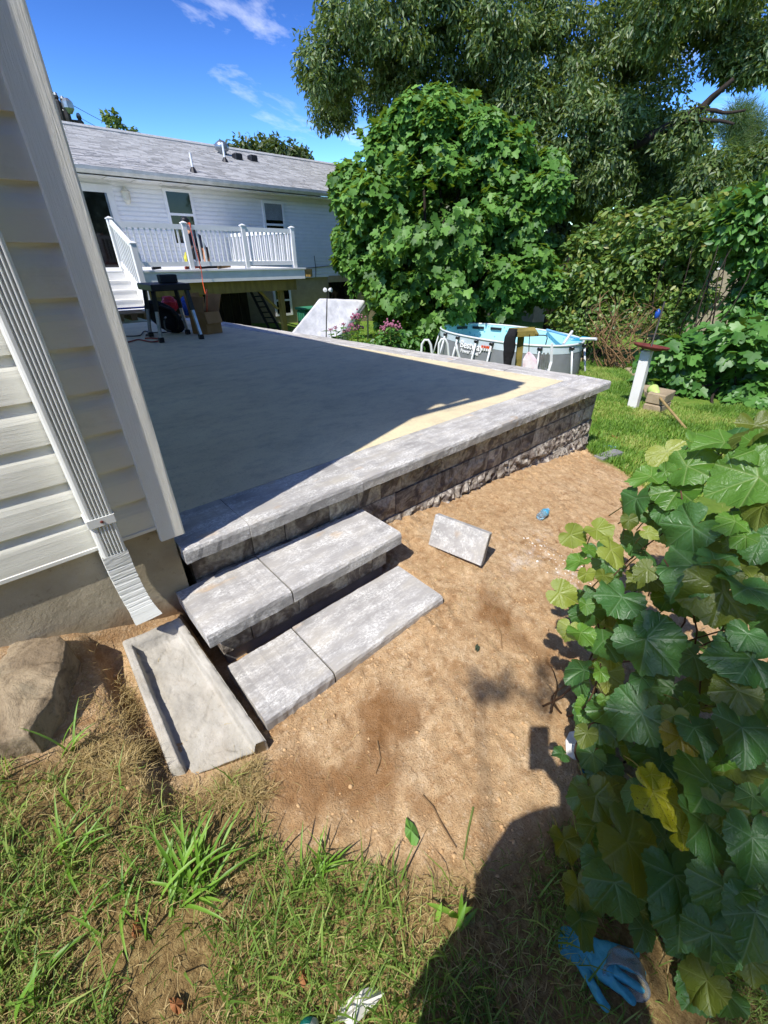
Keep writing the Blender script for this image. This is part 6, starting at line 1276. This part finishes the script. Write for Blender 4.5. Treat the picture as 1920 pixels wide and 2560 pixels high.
def vleaf(x, y, wpx, ang, kind, dd=0, up=.55, face=.55, s=None):
    dep = vdep(x, y)+dd; p = adep(x*K, y*K, dep); size = s or wpx*K/FPX*dep
    toc = (camo.location-p).normalized(); n_ = (toc*face+Vector((0, 0, 1))*up+Vector((vr.uniform(-1, 1), vr.uniform(-1, 1), vr.uniform(-1, 1)))*.62).normalized(); a = R(ang)
    t = crt*math.cos(a)+cdn*math.sin(a); t = (t-n_*t.dot(n_)).normalized(); b_ = t.cross(n_); p = p-t*size*.2
    gzz = gtop(p.x, p.y)+.03
    if p.z < gzz: p.z = gzz
    o = bpy.data.objects.new('leaf', vr.choice(GV[kind])); COL.objects.link(o)
    b_ = b_*vr.uniform(.8, 1.12)*vr.choice((1, 1, -1)); o.matrix_basis = Matrix(((b_.x*size, t.x*size, n_.x*size, p.x), (b_.y*size, t.y*size, n_.y*size, p.y), (b_.z*size, t.z*size, n_.z*size, p.z), (0, 0, 0, 1))); par(o, vine)
    e = p-t*size*.10+cf*.12+crt*.05-n_*.05+Vector((0, 0, -.03)); tube(petb, [p, p-t*size*.12-n_*.012, p.lerp(e, .6)-t*size*.06, e], [.0016, .0018, .002, .0022], 5, False); return p
def cA(x, y): return ((1380+x/3.072)/K, (1080+y/3.072)/K)
def cB(x, y): return ((1380+x/3.072)/K, (1560+y/3.072)/K)
def cC(x, y): return ((900+x/1.626)/K, (1700+y/1.626)/K)
q = 1/3.072/K
for f_, L_ in ((cA, [(700,350,270,200,'g'),(1130,240,400,12,'g'),(940,490,330,115,'g'),(630,560,270,140,'d'),(1450,390,560,178,'g'),(1010,780,430,155,'d'),(380,770,210,60,'p'),(180,810,200,25,'p'),(310,920,160,60,'g'),(180,1010,210,170,'g'),(500,930,270,35,'p'),(100,1260,240,30,'p'),(260,1110,130,95,'p'),(260,1350,140,100,'g'),(1020,1090,470,140,'d'),(510,1310,340,125,'d'),(1200,1250,480,160,'o'),(250,1570,210,80,'g'),(120,1530,170,110,'p'),(1560,1250,430,100,'d'),(1450,830,210,170,'g'),(1250,80,370,190,'g'),(1550,140,330,160,'g'),(1480,40,300,200,'o'),(830,640,170,100,'d'),(600,700,140,80,'o'),(760,780,140,40,'p'),(1330,1000,330,60,'d'),(700,1080,200,150,'o'),(390,1120,160,120,'o'),(900,310,150,10,'g'),(1600,620,300,175,'o'),(1350,700,250,190,'g'),(720,1500,260,140,'d')]),
    (cB, [(800,190,480,60,'d'),(1430,260,520,185,'d'),(370,390,160,120,'g'),(640,750,420,130,'d'),(940,740,190,100,'o'),(1000,930,290,95,'b'),(1400,570,340,120,'o'),(1480,890,460,105,'d'),(1190,1270,480,125,'g'),(870,1350,430,55,'y'),(790,1190,190,75,'y'),(240,1370,330,110,'d'),(380,1390,330,70,'o'),(250,870,190,95,'o'),(60,990,130,170,'d'),(620,1310,260,100,'d'),(1130,860,330,95,'d'),(400,600,110,100,'g'),(1480,110,260,120,'d'),(680,430,200,90,'d'),(1060,1600,300,40,'y'),(1300,1480,330,80,'o'),(1500,1330,200,170,'g')]),
    (cC, [(1140,720,320,70,'o'),(840,680,130,100,'o'),(960,760,130,95,'d'),(890,880,160,95,'o'),(920,1010,170,95,'d'),(1300,1000,210,95,'d'),(1420,640,260,110,'d'),(1300,860,260,100,'d'),(1480,900,240,90,'d'),(1600,700,260,100,'d'),(1560,850,110,20,'g'),(1490,1150,80,30,'g'),(1600,1000,260,110,'d'),(1050,880,240,80,'d'),(1430,1080,240,90,'d')])):
    for x, y, w_, an, kd in L_:
        sx_, sy_ = f_(x, y); vleaf(sx_, sy_, w_*(q if f_ is not cC else 1/1.626/K)*.97, an, kd)
VB = [(1480,960),(1400,1010),(1375,1085),(1325,1120),(1250,1160),(1225,1230),(1240,1320),(1230,1400),(1250,1480),(1260,1560),(1265,1640),(1215,1730),(1210,1860),(1240,1960),(1330,2030),(1420,2100),(1700,2250),(1760,2250),(1760,900),(1600,930)]
cnt = 0
while cnt < 222:
    x, y = vr.uniform(1210, 1760), vr.uniform(930, 2150)
    if not inpoly(np.array([x]), np.array([y]), VB)[0]: continue
    dd = vr.uniform(.06, .5); s_ = vr.uniform(.07, .135)
    vleaf(x, y, 0, vr.uniform(40, 160), vr.choice('ddgdogdop' if y < 1500 else 'ddgddoo'), dd, .5, .45, s_); cnt += 1
sb = gp(1400, 1790)
for k in range(12):
    e = adep(vr.uniform(1240, 1640)*K, vr.uniform(1000, 1700)*K, 1.2+vr.uniform(-.1, .25)); s0 = sb+Vector((vr.uniform(-.05, .5), vr.uniform(-.35, .1), 0)); s0.z = gtop(s0.x, s0.y)-.02
    limb(stemb, s0, e, .0042, .002, k+300, 8, .22)
for a, b_ in (((1215,1540), (1245,1450)), ((1225,1545), (1330,1400)), ((1195,1530), (1190,1440)), ((1290,1600), (1300,1420)), ((1275,1680), (1250,1580))):
    p = gpk(*a); p.z = gtop(p.x, p.y)-.01; limb(stemb, p, adep(b_[0]*K, b_[1]*K, 1.3), .004, .002, int(a[0]), 8, .2)
ob('stems', stemb, M['brownstem'], vine, True); ob('petioles', petb, M['stem'], vine, True)
bm = BM(); P = [adep(x*K, y*K, d_) for x, y, d_ in ((1345,1165,1.3),(1350,1120,1.32),(1375,1095,1.32),(1420,1085,1.3))]; tube(bm, P, .0025, 6); P = [adep(x*K, y*K, d_) for x, y, d_ in ((1440,1120,1.25),(1450,1060,1.25),(1475,1030,1.25),(1500,1018,1.25))]; tube(bm, P, [.004, .004, .003, .002], 6); ob('shoot', bm, M['stem'], vine, True)
# ================================================================ GRASS, STRAW, CRUMBS
BLADE = np.array([(-.5, 0, 0), (.5, 0, 0), (-.42, .5, 0), (.42, .5, 0), (0, 1, 0)])
def blades(name, P, L, Wd, lean, mat, seed, tn=None):
    parent = None
    rg = np.random.default_rng(seed); n = len(P); a = rg.uniform(0, 2*PI, n); d = np.stack([np.cos(a), np.sin(a), np.zeros(n)], 1); s_ = np.stack([-np.sin(a), np.cos(a), np.zeros(n)], 1)
    ln = np.clip(rg.normal(lean, .25, n), .05, 1.5); up = np.array([0, 0, 1.0])
    m_ = P+(d*np.sin(ln*.6)[:, None]+up*np.cos(ln*.6)[:, None])*(L*.5)[:, None]; t = m_+(d*np.sin(np.minimum(ln*1.35, 1.75))[:, None]+up*np.cos(np.minimum(ln*1.35, 1.75))[:, None])*(L*.5)[:, None]
    w_ = (Wd*.5)[:, None]*s_; V = np.stack([P-w_, P+w_, m_-w_*.85, m_+w_*.85, t], 1).reshape(-1, 3); b_ = np.arange(n)[:, None, None]*5; F = (np.array([(0, 1, 3), (0, 3, 2), (2, 3, 4)])[None]+b_).reshape(-1, 3)
    return ob(name, npmesh(name, V, F, np.repeat(np.clip(rg.normal(.5, .25, n)+(0 if tn is None else tn), 0, 1), 5)), mat, parent, kind='stuff')
def pts_in(poly, n, seed, dens=None):
    rg = np.random.default_rng(seed); P = np.array(poly); lo, hi = P.min(0), P.max(0); lo = np.maximum(lo, [-1.3, -.75]) if dens is not None else lo; x = rg.uniform(lo[0], hi[0], n*4); y = rg.uniform(lo[1], hi[1], n*4); k = inpoly(x, y, poly)
    if dens is not None: k &= dens(x, y) > rg.uniform(0, 1, len(x))
    x, y = x[k][:n], y[k][:n]; return np.stack([x, y, gtopv(x, y)-.002], 1)
rg = np.random.default_rng(5)
patch = lambda x, y: np.clip((fbm(x*4.5, y*4.5, 4, 71)-.38)*4.5, .10, 1)
P = pts_in(FORE, 33000, 1, patch); n = len(P); blades('grass', P, rg.uniform(.02, .07, n), rg.uniform(.0015, .0036, n), .95, LM['grass'], 2, (fbm(P[:, 0]*6, P[:, 1]*6, 3, 94)-.45)*1.2)
P = pts_in(FORE, 2600, 11, lambda x, y: patch(x, y)**2); n = len(P); blades('tall_grass', P, rg.uniform(.08, .16, n), rg.uniform(.003, .006, n), .75, LM['grass'], 12)
P = pts_in(FORE, 19000, 3, lambda x, y: np.clip((fbm(x*5, y*5, 4, 81)-.30)*3, .1, 1)); n = len(P); blades('dry_grass', P, rg.uniform(.02, .075, n), rg.uniform(.001, .0025, n), 1.3, LM['straw'], 4)
HOLE = [tuple(gpk(*p_)[:2]) for p_ in ((135,1400),(300,1370),(270,1430),(330,1590),(400,1690),(560,1640),(600,1720),(480,1760),(300,1700),(120,1640))]
P = pts_in(HOLE, 3600, 6, lambda x, y: np.clip((fbm(x*8, y*8, 3, 85)-.40)*5, .05, 1)); n = len(P); blades('straw', P, rg.uniform(.03, .09, n), rg.uniform(.001, .0022, n), 1.35, LM['straw'], 7)
SOILP = [(-.3, 1.5), (4.1, 1.5), (4.4, .2), (1.5, -.3), (.6, .1), (.2, .8)]
P = pts_in(SOILP, 900, 8, lambda x, y: np.clip((fbm(x*3, y*3, 3, 86)-.45)*6, .02, 1)); n = len(P); blades('root_bits', P, rg.uniform(.015, .07, n), rg.uniform(.001, .002, n), 1.45, LM['straw'], 9)
LP_ = [tuple(gpk(*p_)[:2]) for p_ in ((1283,985),(1335,1012),(1390,1058),(1480,1090),(1659,1010),(1700,930),(1660,872),(1590,880),(1480,880),(1420,860),(1360,800),(1300,775),(1245,790),(1260,830),(1290,850),(1270,975))]
P = pts_in(LP_, 80000, 13); n = len(P); dn = fbm(P[:, 0]*1.5, P[:, 1]*1.5, 3, 90); hgt = rg.uniform(.035, .075, n)*(.7+dn*.7)+(.09*np.clip((P[:, 0]-7.5)/2, 0, 1)*rg.uniform(.3, 1, n)); blades('lawn', P, hgt, rg.uniform(.005, .010, n), .6, LM['lawn'], 14, (fbm(P[:, 0]*2.2, P[:, 1]*2.2, 4, 93)-.5)*1.6)
YARD = [(4.6, 1.8), (3.6, 8.8), (5, 12.5), (9, 14), (16, 14), (20, 8), (11.5, 4), (8.8, 4.2), (7.6, 5), (7, 3)]
P = pts_in(YARD, 26000, 15); n = len(P); blades('yard_grass', P, rg.uniform(.05, .12, n), rg.uniform(.012, .02, n), .6, LM['lawn'], 16)
# grass clumps with blades one can tell apart
def clump(px, py, nb, L, w_, label, seed, spread=.02):
    c = gpk(px, py); r = thing('grass_clump', Vector((c.x, c.y, gtop(c.x, c.y))), label, 'grass clump'); rr = random.Random(seed)
    for k in range(nb):
        a = rr.choice([rr.gauss(.9, .7), rr.gauss(.4, .9), rr.uniform(0, 2*PI)]); d = Vector((math.cos(a), math.sin(a), 0)); s_ = Vector((-d.y, d.x, 0)); p = c+Vector((rr.gauss(0, spread), rr.gauss(0, spread), 0)); p.z = gtop(p.x, p.y); l = L*rr.uniform(.6, 1.1); e0 = rr.uniform(.6, 1.45); bm = BM(); prev = None; q = p; bend = rr.uniform(.3, 1.7)
        for i in range(7):
            t = i/6; wd = w_*rr.uniform(.95, 1.05)*(.55+1.1*t)*(1-t)**.75+.0002; el_ = e0-bend*t
            row = [bm.verts.new(q-s_*wd), bm.verts.new(q-Vector((0, 0, wd*.5))), bm.verts.new(q+s_*wd)]
            if prev: bm.faces.new((prev[0], row[0], row[1], prev[1])); bm.faces.new((prev[1], row[1], row[2], prev[2]))
            prev = row; q = q+(d*math.cos(el_)+Vector((0, 0, math.sin(el_))))*l/6
            q.z = max(q.z, gtop(q.x, q.y)+.004)
        ob('blade', bm, LM['weed'], r, True)
clump(415, 1925, 38, .19, .0062, 'biggest bright broad-bladed grass clump in the foreground', 1, .03)
clump(140, 1608, 6, .17, .0045, 'small upright grass tuft beside the flat sandstone slab', 2, .008)
clump(60, 2120, 7, .15, .009, 'broad grass blades at the bottom left edge of the picture', 3, .03)
clump(690, 1890, 12, .12, .004, 'thin grass tuft at the edge of the bare soil', 4, .03)
clump(150, 1830, 12, .15, .0045, 'grass tuft in the left foreground above the broad blades', 5, .03)
clump(250, 1990, 14, .15, .0042, 'loose grass tuft left of the biggest clump', 6, .04)
clump(985, 1990, 7, .10, .010, 'weed leaves in the shadow of the person', 7, .02)
# soil crumbs
bm = BM(); bmesh.ops.create_icosphere(bm, subdivisions=1, radius=.5); bm.verts.ensure_lookup_table(); TV = np.array([v.co[:] for v in bm.verts]); TF = np.array([[v.index for v in f.verts] for f in bm.faces]); bm.free()
def crumbs(name, P, S_, seed, mat):
    rg = np.random.default_rng(seed); n = len(P); k = len(TV); J = TV[None]*(1+rg.uniform(-.35, .35, (n, k, 1)))*rg.uniform(.6, 1.3, (n, 1, 3)); a = rg.uniform(0, 2*PI, n); c, s_ = np.cos(a)[:, None], np.sin(a)[:, None]
    X_ = J[..., 0]*c-J[..., 1]*s_; Y_ = J[..., 0]*s_+J[..., 1]*c; V = P[:, None]+np.stack([X_, Y_, J[..., 2]*.8], -1)*S_[:, None, None]; F = (TF[None]+np.arange(n)[:, None, None]*k).reshape(-1, 3); return ob(name, npmesh(name, V.reshape(-1, 3), F), mat, kind='stuff')
def dens(x, y): e = np.clip(1-np.abs(y-1.5)/.16, 0, 1)*(x > 1.2)+np.clip(1-np.hypot(np.clip(np.abs(x-.74)-.5, 0, 9), y-.90)/.10, 0, 1)+np.clip(1-np.hypot(x+.02, (y-1.15)*.5)/.2, 0, 1)+.8*np.clip(1-np.hypot(x-.72, y-.25)/.25, 0, 1); return np.clip(.10+e+np.clip((fbm(x*3, y*3, 3, 95)-.52)*3, 0, .6), 0, 1)
SOIL2 = [(-.35, 1.52), (4.15, 1.52), (4.5, .9), (3, -.2), (1.2, -.4), (.6, .1), (.2, .7), (-.3, .9)]
P = pts_in(SOIL2, 13000, 17, dens); n = len(P); k_ = ~((P[:, 0] > .24) & (P[:, 0] < 1.26) & (P[:, 1] > .94)) & ~((P[:, 0] > -.05) & (P[:, 0] < .24) & (P[:, 1] > .92)); P = P[k_]; n = len(P)
crumbs('soil_crumbs', P, rg.lognormal(-5.3, .55, n).clip(.002, .018), 18, M['dirtclod'])
P = pts_in([(tuple(gpk(*p_)[:2])) for p_ in ((1120,1160),(1240,1180),(1290,1280),(1180,1260))], 160, 19); crumbs('mortar_crumbs', P, rg.lognormal(-4.9, .5, len(P)).clip(.003, .02), 20, M['paper'])
